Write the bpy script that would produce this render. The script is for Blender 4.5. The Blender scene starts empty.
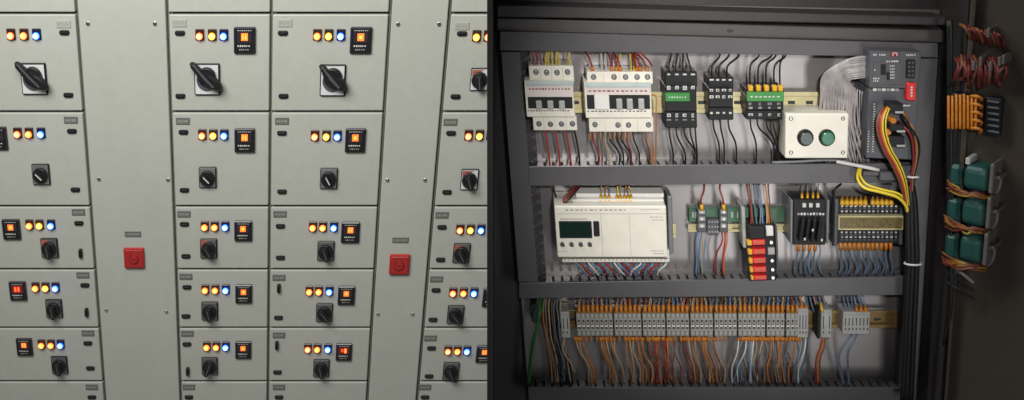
import bpy, bmesh, math, random
from mathutils import Vector, Matrix
random.seed(11)
S = bpy.context.scene
COL = S.collection
F = 1000.0; CX = 512.0; CY = 200.0
PITCH = math.radians(-22)
CAMPOS = Vector((0, 0, 1.75))
# camera space (x right, y down, z forward) -> world
C2W = (Matrix.Rotation(PITCH, 3, 'X') @ Matrix(((1,0,0),(0,0,1),(0,-1,0))))

# ------------------------------------------------------------------ frames
class Frame:
    """a mounting plane: local x right, y up, w out of the plane, unit = about one image pixel on it"""
    def __init__(s, M, P):            # camera-space matrix and origin
        s.M = M; s.P = P; s.Mi = M.inverted(); s.W = C2W @ M
    def p(s, px, py, w=0.0):
        d = Vector(((px-CX)/F, (py-CY)/F, 1))
        o = s.P + s.M @ Vector((0,0,w))
        n = s.M.col[0].cross(s.M.col[1])
        t = o.dot(n) / d.dot(n)
        q = s.Mi @ (d*t - s.P)
        return Vector((q.x, q.y, w))
    def world(s, l):
        return C2W @ (s.P + s.M @ Vector(l)) + CAMPOS
def plane_frame(px, py, Z, vx, vy):
    k = Z/F
    U = Vector((1,0,0)); V = -Vector((vx/vy, 1, F/vy)); N = U.cross(V).normalized()
    M = Matrix((U*k, V*k, N*k)).transposed()
    return Frame(M, Vector(((px-CX)/F*Z, (py-CY)/F*Z, Z)))
LF = plane_frame(250, 200, 4.4, -262, 2180)
RF = plane_frame(720, 200, 1.5, 242, 2863)

# ------------------------------------------------------------------ materials
MATS = {}
def mat(name, col, rough=0.5, metal=0.0, var=0.06, bump=0.0, scale=40, emit=None, es=1.0, spec=0.5, trans=0.0, alpha=1.0, dirt=0.0):
    if name in MATS: return MATS[name]
    m = bpy.data.materials.new(name); m.use_nodes = True
    nt = m.node_tree; b = nt.nodes['Principled BSDF']
    b.inputs['Roughness'].default_value = rough
    b.inputs['Metallic'].default_value = metal
    b.inputs['Specular IOR Level'].default_value = spec
    tc = nt.nodes.new('ShaderNodeTexCoord')
    nz = nt.nodes.new('ShaderNodeTexNoise'); nz.inputs['Scale'].default_value = scale; nz.inputs['Detail'].default_value = 5
    nt.links.new(tc.outputs['Object'], nz.inputs['Vector'])
    cr = nt.nodes.new('ShaderNodeValToRGB')
    c = Vector(col)
    cr.color_ramp.elements[0].position = 0.3; cr.color_ramp.elements[1].position = 0.7
    cr.color_ramp.elements[0].color = (*(c*(1-var)), 1); cr.color_ramp.elements[1].color = (*[min(1, x) for x in c*(1+var)], 1)
    nt.links.new(nz.outputs['Fac'], cr.inputs['Fac'])
    src = cr.outputs['Color']
    if dirt > 0:
        n2 = nt.nodes.new('ShaderNodeTexNoise'); n2.inputs['Scale'].default_value = scale*0.12; n2.inputs['Detail'].default_value = 8
        n2.inputs['Roughness'].default_value = 0.7
        nt.links.new(tc.outputs['Object'], n2.inputs['Vector'])
        r2 = nt.nodes.new('ShaderNodeValToRGB'); r2.color_ramp.elements[0].position = 0.38; r2.color_ramp.elements[1].position = 0.62
        r2.color_ramp.elements[0].color = (1-dirt, 1-dirt, 1-dirt*1.1, 1); r2.color_ramp.elements[1].color = (1,1,1,1)
        nt.links.new(n2.outputs['Fac'], r2.inputs['Fac'])
        mx = nt.nodes.new('ShaderNodeMix'); mx.data_type = 'RGBA'; mx.blend_type = 'MULTIPLY'; mx.inputs['Factor'].default_value = 1
        nt.links.new(src, mx.inputs['A']); nt.links.new(r2.outputs['Color'], mx.inputs['B'])
        src = mx.outputs['Result']
        mr = nt.nodes.new('ShaderNodeMapRange'); mr.inputs['To Min'].default_value = min(1, rough*1.25); mr.inputs['To Max'].default_value = rough*0.85
        nt.links.new(n2.outputs['Fac'], mr.inputs['Value']); nt.links.new(mr.outputs['Result'], b.inputs['Roughness'])
    nt.links.new(src, b.inputs['Base Color'])
    if bump > 0:
        bp = nt.nodes.new('ShaderNodeBump'); bp.inputs['Strength'].default_value = bump; bp.inputs['Distance'].default_value = 0.001
        n3 = nt.nodes.new('ShaderNodeTexNoise'); n3.inputs['Scale'].default_value = scale*8
        nt.links.new(tc.outputs['Object'], n3.inputs['Vector'])
        nt.links.new(n3.outputs['Fac'], bp.inputs['Height']); nt.links.new(bp.outputs['Normal'], b.inputs['Normal'])
    if emit:
        b.inputs['Emission Color'].default_value = (*emit, 1); b.inputs['Emission Strength'].default_value = es
    if trans > 0: b.inputs['Transmission Weight'].default_value = trans
    if alpha < 1: b.inputs['Alpha'].default_value = alpha
    MATS[name] = m; return m
paint   = mat('pebble_grey_paint', (.40,.41,.366), .42, var=.02, bump=.15, scale=30, dirt=.05)
framem  = mat('grey_frame_paint', (.20,.205,.17), .5, var=.04)
blackp  = mat('black_plastic', (.012,.012,.013), .42, var=.15, bump=.1, spec=.3)
blackr  = mat('black_rubber', (.009,.009,.010), .5, var=.2, spec=.3)
darkgp  = mat('dark_grey_plastic', (.072,.075,.085), .4, var=.1)
silver  = mat('brushed_silver_face', (.62,.62,.63), .45, .1, var=.05, scale=90)
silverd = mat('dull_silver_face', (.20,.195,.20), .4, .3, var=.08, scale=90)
darkface= mat('dark_switch_face', (.10,.095,.10), .4, var=.1)
redcor  = mat('faded_red_corner', (.34,.10,.07), .45)
chrome  = mat('zinc_screw_metal', (.62,.62,.60), .28, 1, var=.1)
redpl   = mat('red_plastic', (.36,.018,.018), .38, var=.08)
redpd   = mat('darker_red_plastic', (.20,.01,.01), .4)
plate_l = mat('pale_engraved_plate', (.34,.345,.31), .5, var=.05)
plate_d = mat('grey_engraved_plate', (.125,.125,.115), .5, var=.1)
mark_d  = mat('dark_marking_print', (.05,.05,.05), .6)
mark_l  = mat('pale_marking_print', (.55,.55,.53), .6)
markm   = mat('mid_marking_print', (.27,.27,.25), .6)
bezel   = mat('meter_bezel_plastic', (.028,.022,.03), .32, var=.1)
disp_bg = mat('red_tinted_window', (.10,.012,.015), .25, emit=(.5,.03,.02), es=.10)
disp_o  = mat('orange_lit_display', (.9,.25,.03), .4, emit=(1,.12,.015), es=1.1)
disp_y  = mat('yellow_lit_digits', (.9,.5,.1), .4, emit=(1,.30,.06), es=1.2)
disp_r  = mat('red_lit_display', (.8,.05,.02), .4, emit=(1,.055,.02), es=.9)
lampc = {}
for n_, rim, core in (('red',(1,.11,.018),(1,.42,.20)),('orange',(1,.13,.012),(1,.42,.11)),('yellow',(1,.28,.012),(1,.62,.14)),('blue',(.015,.08,1),(.22,.45,1))):
    lampc[n_] = (mat(n_+'_lamp_rim', rim, .3, emit=rim, es=8.0 if n_ == 'blue' else 3.6), mat(n_+'_lamp_core', core, .3, emit=core, es=4.0 if n_=='blue' else 1.9))
lampbez = {'red': mat('red_lamp_bezel',(.035,.010,.008),.35), 'orange': mat('orange_lamp_bezel',(.035,.014,.008),.35), 'yellow': mat('yellow_lamp_bezel',(.035,.022,.008),.35), 'blue': mat('blue_lamp_bezel',(.008,.010,.035),.35)}
# cabinet on the right
shellp  = mat('shade_dark_shell', (.032,.029,.028), .45, var=.08, bump=.15)  # shell colour darkened in place of the shade around the cabinet interior
platep  = mat('mounting_plate_paint', (.34,.32,.315), .30, .78, var=.04, bump=.03, scale=25, dirt=.07)
railp   = mat('upper_rail_paint', (.085,.078,.075), .38, .2, var=.08, dirt=.15)
duct    = mat('grey_pvc_duct', (.083,.080,.084), .33, var=.06, bump=.1, scale=25, dirt=.1)
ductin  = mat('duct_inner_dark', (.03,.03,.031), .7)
cream   = mat('cream_plastic', (.72,.685,.59), .42, var=.03, scale=60, dirt=.05)
creamd  = mat('cream_shaded_plastic', (.42,.40,.35), .5)
whitepl = mat('white_plastic', (.66,.65,.61), .4, var=.03)
pinktx  = mat('pale_pink_label', (.62,.55,.51), .5, var=.06, scale=900)
teal    = mat('pale_teal_strip', (.42,.50,.49), .4)
zinc    = mat('yellow_zinc_rail', (.60,.54,.30), .35, .15, var=.12, dirt=.15)
brownrail = mat('brass_brown_rail', (.22,.14,.05), .4, .4, var=.2)
green   = mat('green_plastic', (.035,.22,.04), .35, var=.1)
greenpcb= mat('green_rail_base', (.055,.13,.075), .4, var=.3)
greenbd = mat('dark_green_button', (.004,.022,.016), .15)
greenbl = mat('bright_green_button', (.005,.12,.05), .15)
redm    = mat('bright_red_plastic', (.62,.03,.03), .3)
orangef = mat('orange_ferrule', (.44,.15,.012), .4, var=.15, scale=200)
yellowf = mat('yellow_ferrule', (.66,.36,.025), .4, var=.15, scale=200)
w_black = mat('black_wire', (.010,.010,.011), .42, spec=.3)
w_red   = mat('dark_red_wire', (.22,.02,.018), .4)
w_bred  = mat('bright_red_wire', (.33,.025,.02), .4)
w_orange= mat('orange_wire', (.42,.15,.03), .45)
w_brown = mat('brown_wire', (.14,.06,.03), .45)
w_yellow= mat('yellow_wire', (.68,.52,.035), .4)
w_green = mat('green_wire', (.012,.13,.03), .4)
w_blue  = mat('grey_blue_wire', (.09,.14,.20), .4)
w_lblue = mat('light_blue_wire', (.11,.20,.34), .4)
w_tan   = mat('tan_wire', (.36,.27,.16), .45)
w_grey  = mat('grey_wire', (.16,.165,.17), .4)
w_white = mat('white_wire', (.55,.54,.52), .4)
w_clear = mat('translucent_grey_wire', (.31,.285,.28), .28, var=.35, spec=.5, scale=60)
w_pink  = mat('mauve_wire', (.30,.17,.20), .4)
termc   = mat('translucent_terminal', (.25,.245,.21), .25, var=.3, scale=300)
termg   = mat('grey_terminal', (.34,.345,.33), .4, var=.1)
olive   = mat('olive_clear_cover', (.13,.10,.035), .2, var=.35, scale=220)
lcd     = mat('dark_lcd_glass', (.006,.02,.014), .12)
doorp   = mat('door_inner_paint', (.045,.036,.028), .45, var=.06, bump=.15)
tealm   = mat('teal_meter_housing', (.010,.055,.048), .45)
wallm   = mat('dim_brown_wall', (.16,.13,.09), .8, var=.05)
floorm  = mat('grey_floor_screed', (.2,.2,.19), .7, var=.1)

# ------------------------------------------------------------------ mesh builder
class MB:
    def __init__(s): s.bm = bmesh.new(); s.mats = []
    def mi(s, m):
        if m not in s.mats: s.mats.append(m)
        return s.mats.index(m)
    def prism(s, pts, w0, w1, m, bev=0.0, inset=None, seg=2):
        """polygon (counter-clockwise seen from the front) pulled from w0 to w1; inset shrinks the front"""
        n = len(pts); k = s.mi(m)
        cx = sum(p[0] for p in pts)/n; cy = sum(p[1] for p in pts)/n
        f = pts if inset is None else [(cx+(p[0]-cx)*inset, cy+(p[1]-cy)*inset) for p in pts]
        a = [s.bm.verts.new((p[0], p[1], w0)) for p in pts]
        b = [s.bm.verts.new((p[0], p[1], w1)) for p in f]
        fs = [s.bm.faces.new(b), s.bm.faces.new(a[::-1])]
        for i in range(n):
            fs.append(s.bm.faces.new((a[i], a[(i+1)%n], b[(i+1)%n], b[i])))
        for q in fs: q.material_index = k
        if bev > 0:
            es = list({e for q in fs[:1] for e in q.edges} | ({e for q in fs[2:] for e in q.edges} - set(fs[1].edges)))
            r = bmesh.ops.bevel(s.bm, geom=es, offset=bev, segments=seg, affect='EDGES', profile=.5, clamp_overlap=True)
            for q in r['faces']: q.material_index = k; q.smooth = n > 8
        if n > 10:
            for q in fs[2:]:
                if q.is_valid: q.smooth = True
        return s
    def box(s, x0, x1, y0, y1, w0, w1, m, bev=0.0, seg=1):
        if x0 > x1: x0, x1 = x1, x0
        if y0 > y1: y0, y1 = y1, y0
        return s.prism([(x0,y0),(x1,y0),(x1,y1),(x0,y1)], w0, w1, m, bev, seg=seg)
    def cyl(s, cx, cy, r, w0, w1, m, bev=0.0, n=20, inset=None, ry=None):
        ry = ry or r
        return s.prism([(cx+r*math.cos(2*math.pi*i/n), cy+ry*math.sin(2*math.pi*i/n)) for i in range(n)], w0, w1, m, bev, inset)
    def dome(s, cx, cy, r, w0, h, m, m2, n=16):
        k = s.mi(m); k2 = s.mi(m2); prev = None
        lv = [(1,0),(.97,.45),(.80,.72),(.62,.86),(.3,.97)]
        for j, (a, hh) in enumerate(lv):
            ring = [s.bm.verts.new((cx+r*a*math.cos(2*math.pi*i/n), cy+r*a*math.sin(2*math.pi*i/n), w0+h*hh)) for i in range(n)]
            if prev:
                for i in range(n):
                    q = s.bm.faces.new((prev[i], prev[(i+1)%n], ring[(i+1)%n], ring[i])); q.smooth = True
                    q.material_index = k if j < 3 else k2
            prev = ring
        s.bm.faces.new(prev).material_index = k2
        return s
    def tube(s, pts, r, m, n=6, smooth=True, taper=None, res=5):
        k = s.mi(m); P = [Vector(p) for p in pts]
        if smooth and len(P) > 2:
            Q = []
            E = [P[0]*2-P[1]] + P + [P[-1]*2-P[-2]]
            for i in range(1, len(E)-2):
                for j in range(res):
                    t = j/res; a, b, c, d = E[i-1], E[i], E[i+1], E[i+2]
                    Q.append(.5*((2*b)+(c-a)*t+(2*a-5*b+4*c-d)*t*t+(3*b-a-3*c+d)*t**3))
            Q.append(P[-1]); P = Q
        prev = None; ref = None
        for i, q in enumerate(P):
            d = (P[min(i+1, len(P)-1)] - P[max(i-1, 0)]).normalized()
            if ref is None: ref = d.orthogonal().normalized()
            ref = (ref - d*ref.dot(d)).normalized(); bi = d.cross(ref)
            rr = r if taper is None else r*(1+(taper-1)*i/(len(P)-1))
            ring = [s.bm.verts.new(q + (ref*math.cos(2*math.pi*j/n) + bi*math.sin(2*math.pi*j/n))*rr) for j in range(n)]
            if prev:
                for j in range(n):
                    f = s.bm.faces.new((prev[j], prev[(j+1)%n], ring[(j+1)%n], ring[j])); f.material_index = k; f.smooth = True
            else: s.bm.faces.new(ring[::-1]).material_index = k
            prev = ring
        s.bm.faces.new(prev).material_index = k
        return s
    def marks(s, x0, x1, y, h, w, m, n=6, seed=0):
        """a row of small print strokes"""
        rr = random.Random(seed*7+n); st = (x1-x0)/n
        for i in range(n):
            a = x0+i*st+st*.1; wd = st*rr.uniform(.45,.75); hh = h*rr.uniform(.7,1)
            s.box(a, a+wd, y-hh/2, y+hh/2, w-.02, w+.05, m)
        return s
    def mesh(s, name, fr):
        me = bpy.data.meshes.new(name)
        bmesh.ops.transform(s.bm, matrix=fr.W.to_4x4(), verts=s.bm.verts)
        s.bm.to_mesh(me); s.bm.free()
        for m in s.mats: me.materials.append(m)
        return me
def link(name, data, parent=None, loc=(0,0,0)):
    o = bpy.data.objects.new(name, data); COL.objects.link(o)
    if parent: o.parent = parent
    o.location = loc; return o
def tag(o, label, cat, group=None, kind=None):
    if label: o['label'] = label
    if cat: o['category'] = cat
    if group: o['group'] = group
    if kind: o['kind'] = kind
    return o
def root(name, fr, at, label, cat, group=None):
    o = link(name, None, None, fr.world(at)); o.empty_display_size = .02
    return tag(o, label, cat, group)
def part(name, mb, fr, parent, off=(0,0,0), label=None):
    o = link(name, mb.mesh(name, fr) if isinstance(mb, MB) else mb, parent, fr.W @ Vector(off))
    if label: o['label'] = label
    return o
def solid(name, mb, fr, at, label, cat, group=None, kind=None):
    """a one-mesh thing whose shape is given relative to at"""
    o = link(name, mb.mesh(name, fr), None, fr.world(at))
    return tag(o, label, cat, group, kind)
CACHE = {}
def cached(key, fr, fn):
    if key not in CACHE:
        mb = MB(); fn(mb); CACHE[key] = mb.mesh(key.split('|')[0], fr)
    return CACHE[key]

# ================================================================== LEFT SWITCHBOARD
DW = 6.0                                     # door thickness in front of the frame
seam_x = {}                                  # vertical seams, read at mid height
def LP(px, py, w=DW): return LF.p(px, py, w)
SX = [LP(90.5,205).x-128, LP(90.5,205).x, LP(174,205).x, LP(269.5,205).x, LP(378.5,205).x, LP(433.5,205).x, LP(433.5,205).x+97]
SY = [LP(250,-82).y, LP(250,13.5).y, LP(250,112).y, LP(250,206.5).y, LP(250,269.5).y, LP(250,328).y, LP(250,381.5).y, LP(250,433).y]
# frame behind the doors
def frame_mesh():
    m = MB(); x0, x1, y0, y1 = SX[0]-6, SX[-1]+6, SY[-1]-60, SY[0]+8
    m.box(x0, x1, y0, y1, -90, -1, framem)
    for x in SX[1:-1]: m.box(x-1.0, x+1.0, y0+4, y1-4, -1.1, 1.6, framem, .3)
    return m
r_ = root('switchboard_frame', LF, (0,0,0), 'dark grey steel carcass of the switchboard, seen in the gaps between its fronts', 'switchboard')
part('carcass', frame_mesh(), LF, r_)

def lamp_mesh(c):
    def f(m):
        m.box(-4.0, 4.0, -4.3, 5.2, 0, 1.6, lampbez[c], .5)
        m.cyl(0, -.6, 3.6, 1.6, 2.2, lampbez[c], n=16)
    return f
def lens_mesh(c):
    return lambda m: m.dome(0, -.7, 3.1, 2.0, 2.4, *lampc[c])
def latch_mesh(m):
    m.prism([(-4.8,-1.2),(-3.4,-2.1),(3.4,-2.1),(4.8,-1.2),(4.8,1.2),(3.4,2.1),(-3.4,2.1),(-4.8,1.2)], 0, 1.6, blackp, .5, inset=.9)
    m.box(-3.3, 3.3, -.5, .6, 1.5, 2.2, blackr, .2)
def latch_v(m):
    m.prism([(-1.9,-4),(-1,-4.7),(1,-4.7),(1.9,-4),(1.9,4),(1,4.7),(-1,4.7),(-1.9,4)], 0, 3.0, blackp, .6, inset=.86)
    m.box(-.5, .5, -3, 3, 2.8, 3.8, blackr, .2)
def plate_mesh(pale):
    def f(m):
        m.box(-6.6, 6.6, -3.2, 3.2, 0, .7, plate_l if pale else plate_d, .2)
        m.marks(-5.2, 5.2, 0, 2.6, .72, markm, 5, 3)
    return f
def meter_mesh(m):
    m.box(-9.4, 9.4, -10.8, 10.8, 0, 2.6, bezel, .8)
    m.box(-8.2, 8.2, -9.6, 9.6, 2.6, 2.9, blackp)
    m.marks(-6, 5.4, -4.2, 1.5, 2.95, mark_l, 6, 4)
    m.marks(-4.6, 4.2, -7.2, 1.2, 2.95, markm, 5, 9)
    m.marks(-6, 7, 8.3, .8, 2.95, mark_l, 7, 5)
def display_mesh(kind):
    def f(m):
        m.box(-6.2, 6.4, -1.4, 7.0, 2.88, 3.05, disp_bg if kind in ('digits','half') else bezel)
        if kind == 'orange':
            m.box(-2.6, 3.2, .2, 6.2, 3.05, 3.2, disp_o)
            for x in (-1.5, 1.0): m.box(x, x+.9, 1.2, 5.2, 3.2, 3.28, disp_y)
        elif kind == 'square':
            m.box(-2.8, 3.0, .0, 6.0, 3.05, 3.2, disp_o); m.box(-1.2,1.4,1.6,4.4,3.2,3.28,disp_y)
        elif kind == 'digits':
            for x in (-3.4, .2):
                m.box(x, x+2.9, -.2, 5.8, 3.05, 3.18, disp_r)
                m.box(x+.9, x+2.2, .8, 4.8, 3.18, 3.25, disp_o)
        else:
            m.box(-3.2, -.4, 1.2, 5.0, 3.05, 3.2, disp_r); m.box(.4, 3.6, -.4, 5.6, 3.05, 3.2, disp_o)
            m.box(1.4, 2.6, .6, 4.6, 3.2, 3.28, disp_y)
    return f
def big_plate(m):
    m.box(-12, 12, -14, 14, 0, 2.4, blackp, .8)
    m.box(-10.8, 10.8, -12.8, 12.8, 2.4, 2.7, silver, .1)
    m.cyl(0, 0, 9.4, 2.6, 4.2, darkgp, .4, 24)
def big_lever(m):
    m.cyl(0, 0, 8.6, 4.2, 6.8, blackp, 1.0, 28, inset=.92)
    q = [(-14.6,12.6),(-13.4,15.0),(-10.8,15.4),(-8.8,13.8),(-2.4,6.6),(6.2,2.0),(12.0,-4.2),(14.0,-9.6),(13.4,-12.8),(11.0,-14.2),(7.2,-12.9),(-.2,-8.6),(-5.4,-2.0),(-9.6,5.6)]
    m.prism([(x_*1.08, y_*.88) for x_, y_ in q[::-1]], 5.5, 10.5, blackp, 1.6, inset=.84)
    m.prism([(-11.2,11.6),(-10.2,12.4),(.6,1.0),(8.6,-7.6),(7.4,-8.6),(-.8,-.8)][::-1], 10.3, 11.0, darkgp, .3)
def big_lever_small(m):           # bulbous variant for the third column
    m.cyl(0, 0, 8.8, 4.2, 6.8, blackp, 1.0, 28, inset=.92)
    q = [(-12.6,11.2),(-11.6,13.8),(-9.0,14.4),(-6.6,12.6),(-3.8,8.2),(4.4,3.0),(10.2,-1.4),(13.0,-7.6),(12.4,-12.2),(8.8,-13.8),(4.4,-11.4),(-2.8,-8.0),(-7.8,-1.4),(-8.8,6.6)]
    m.prism([(x_*1.08, y_*.88) for x_, y_ in q[::-1]], 5.5, 10.5, blackp, 1.8, inset=.82)
    m.prism([(-9.8,10.6),(-8.6,11.2),(1.0,.8),(8.0,-7.0),(6.6,-8.2),(-1.2,-.8)][::-1], 10.3, 11.0, darkgp, .3)
def sm_plate(kind):
    def f(m):
        m.box(-8.6, 8.6, -10, 10, 0, 2.2, blackp, .7)
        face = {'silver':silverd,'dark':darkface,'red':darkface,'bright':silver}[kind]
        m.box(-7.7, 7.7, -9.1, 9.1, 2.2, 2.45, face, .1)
        if kind in ('red',): m.prism([(-7.4,8.8),(-7.4,1.5),(1.0,8.8)], 2.45, 2.55, redcor)
        if kind == 'bright': m.prism([(-7.4,8.8),(-7.4,3.0),(4.0,8.8)], 2.45, 2.55, redcor)
    return f
def sm_knob(ang, white, big):
    def f(m):
        m.cyl(0, -.3, 7.5, 2.4, 5.0, blackp, .8, 24, inset=.95)
        c, s_ = math.cos(ang), math.sin(ang)
        L0, L1, hw0, hw1 = (5.6, 5.8, 1.9, 1.9) if white else (5.5, 9.6, 3.6, 2.6)
        q = [(-L0,-hw0*.7),(-L0*.5,-hw0),(L1*.6,-hw0*.95),(L1,-hw1*.5),(L1,hw1*.5),(L1*.6,hw0*.95),(-L0*.5,hw0),(-L0,hw0*.7)]
        q = [(x*c-y*s_, x*s_+y*c-.3) for x, y in q]
        m.prism(q, 4.6, 8.6 if not white else 7.6, blackp, .8, inset=.9)
        t = [(-L0*.7,-.55),(L1*.72,-.55),(L1*.72,.55),(-L0*.7,.55)]
        t = [(x*c-y*s_, x*s_+y*c-.3) for x, y in t]
        m.prism(t, 8.4 if not white else 7.5, 8.8 if not white else 7.9, mark_l if white else darkgp)
    return f

ORD = ['', 'top', 'second', 'third', 'fourth', 'fifth', 'sixth']
COLN = {0: 'leftmost column', 2: 'second column of fronts', 3: 'third column of fronts', 5: 'column beside the dark cabinet'}
def door(ci, ri, name_at, latches, lamps, meter, sw, xcol):
    x0, x1, y1, y0 = SX[ci]+1.35, SX[ci+1]-1.35, SY[ri]-1.0, SY[ri+1]+1.2
    cx = (x0+x1)/2
    look = ('tall grey front with big black lever switch' if ri == 1 else
            'tall grey front with round switch' if ri == 2 else
            'low grey front with small knob switch')
    R = root('compartment_front', LF, (cx, y0, DW), f'{look}, {ORD[ri]} of the {COLN[ci]}', 'compartment', 'switchboard compartments')
    m = MB(); m.box(x0-cx, x1-cx, 0, y1-y0, -DW+1, 0, paint, .9, 2)
    part('front_panel', m, LF, R)
    def off(px, py):
        q = LP(px, py); return (q.x-cx, q.y-y0, 0)
    if name_at: part('nameplate', cached('nameplate|%d' % (ri == 1), LF, plate_mesh(ri == 1)), LF, R, off(*name_at))
    for l in latches:
        v = len(l) > 2
        part('latch', cached('latch|%d' % v, LF, latch_v if v else latch_mesh), LF, R, off(l[0], l[1]))
    for (px, py, c) in lamps:
        L = part('indicator_light', cached('indicator_light|'+c, LF, lamp_mesh(c)), LF, R, off(px, py), c+' indicator light, lit')
        part('lens', cached('lens|'+c, LF, lens_mesh(c)), LF, L)
    if meter:
        px, py, k, sc = meter
        M_ = part('digital_meter', cached('digital_meter', LF, meter_mesh), LF, R, off(px, py))
        part('display', cached('display|'+k, LF, display_mesh(k)), LF, M_)
        M_.scale = (sc, sc, sc)
    if sw:
        px, py, kind, ang = sw
        if kind == 'lever':
            s0 = part('rotary_switch', cached('rotary_switch|big', LF, big_plate), LF, R, off(px, py))
            part('lever', cached('lever|%d' % (ci == 3), LF, big_lever_small if ci == 3 else big_lever), LF, s0, (.5,3.2,0))
        else:
            s0 = part('rotary_switch', cached('rotary_switch|'+kind, LF, sm_plate(kind)), LF, R, off(px, py))
            part('knob', cached('knob|%s%.2f' % (kind, ang), LF, sm_knob(ang, ri == 2 and ci != 5, ri > 2)), LF, s0)
    return R
A = math.radians
R3, O3 = ('red','yellow','blue'), ('orange','orange','blue')
def L3(xs, y, cs): return [(x, y, c) for x, c in zip(xs, cs)]
door(0,1,(63.5,24),[(64.5,32.5),(68.5,95)],L3((11.5,24.5,37),34.5,('red','orange','blue')),None,(34.5,78.5,'lever',0),0)
door(0,2,(71,120),[(72,131),(75.5,189.5)],L3((18,29.5,41.5),133,('red','orange','blue')),(-2,138,'square',1),(41.5,174,'silver',A(-45)),0)
door(0,3,(78.5,212),[(79,223),(81,253,1)],L3((30,40,51.5),224.5,('orange','yellow','blue')),(12,229,'square',.95),(50,247.5,'red',A(-85)),0)
door(0,4,(83,275),[(85,285),(87,312,1)],L3((36,46,56),287,('orange','yellow','blue')),(18.5,290.5,'digits',.93),(54.5,308,'dark',A(-85)),0)
door(0,5,(88,333),[(88,343),(90.5,368)],L3((42,51.5,61),344,('orange','orange','blue')),(25,346.5,'orange',.9),(60,364.5,'dark',A(-85)),0)
door(2,1,(179.5,23),[(180,33),(180.5,96)],L3((200,212.5,224),35,('red','yellow','blue')),(245,40,'orange',1.06),(207.5,79,'lever',0),1)
door(2,2,(183,121),[(183.5,132),(184.5,190)],L3((202.5,213.5,224.5),134.5,('red','yellow','blue')),(245,140,'orange',1.04),(208,177,'silver',A(-45)),1)
door(2,3,(184,214),[(184.5,224),(186,256)],L3((205,215,225.5),226,O3),(243.5,230.5,'square',.95),(209,248,'red',A(-60)),1)
door(2,4,(186,276.5),[(187,287),(186,316)],L3((205.5,215.5,226),289,O3),(244,293.5,'square',.92),(210,310.5,'dark',A(-80)),1)
door(2,5,(187.5,333.5),[(187,344),(188,371,1)],L3((207,216.5,226),346,O3),(243.5,349.5,'square',.9),(210,365.5,'dark',A(-110)),1)
door(3,1,(285,23),[(283,33),(283.5,96)],L3((317.5,329,341),35,('orange','yellow','blue')),(361,40,'square',1.06),(333,80,'lever',0),2)
door(3,2,(282,121),[(282,133),(282,191.5)],L3((315,326.5,337.5),135.5,('red','yellow','blue')),(355.5,140,'square',1.04),(329,178,'silver',A(-60)),2)
door(3,3,(280,214),[(280.5,226),(280.5,257.5)],L3((313,323,334),226.5,O3),(350.5,232,'orange',.98),(326,250.5,'dark',A(-70)),2)
door(3,4,(279,277.5),[(279,288,1),(278.5,317.5)],L3((309.5,319,329.5),290.5,O3),(346.5,295,'square',.93),(324.5,312,'dark',A(-50)),2)
door(3,5,(279,335),[(277,345,1),(277.5,372)],L3((308,317.5,328),348,('red','orange','blue')),(344,351.5,'half',.9),(321.5,367.5,'dark',A(-75)),2)
door(5,1,(462,26),[(462,33.5),(455.5,96.5)],L3((476.5,488),36,('yellow','red')),None,(479.5,79,'bright',A(-80)),3)
door(5,2,(450.5,122),[(451,133),(447,192)],L3((468.5,479.5,490.5),135,('red','yellow','blue')),None,(469.5,179,'bright',A(-70)),3)
door(5,3,(442,215),[(442,227),(440.5,259.5)],L3((460,470.5,481),229,('red','yellow','blue')),(500,234,'square',.97),(461.5,252.5,'red',A(-60)),3)
door(5,4,(436.5,279),[(436,290),(433,319.5)],L3((453,463.5,474),292,('red','orange','blue')),(491,297,'square',.93),(455.5,314,'dark',A(-50)),3)
door(5,5,(430.5,338),[(431.5,348),(429,376)],L3((448,457.5,467),350,('red','orange','blue')),(484,353.5,'orange',.9),(451,370.5,'dark',A(-60)),3)
# slivers of the fronts above and below
for ri, w_ in ((0, 'plain strip of front above the top seam, in the '), (6, 'cut-off front under the bottom seam, in the ')):
    for ci in (0,2,3,5):
        x0, x1, y1, y0 = SX[ci]+1.35, SX[ci+1]-1.35, SY[ri]-1.0, SY[ri+1]+1.2
        cx = (x0+x1)/2
        R = root('compartment_front', LF, (cx, y0, DW), w_ + COLN[ci], 'compartment', 'switchboard compartments')
        m = MB(); m.box(x0-cx, x1-cx, 0, y1-y0, -DW+1, 0, paint, .9, 2); part('front_panel', m, LF, R)
        if ri == 6:
            px = {0:92, 2:189, 3:279, 5:425}[ci]; q = LP(px, 387)
            part('nameplate', cached('nameplate|0', LF, plate_mesh(False)), LF, R, (q.x-cx, q.y-y0, 0))
            q = LP(px, 397)
            part('latch', cached('latch|0', LF, latch_mesh), LF, R, (q.x-cx, q.y-y0, 0))
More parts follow.
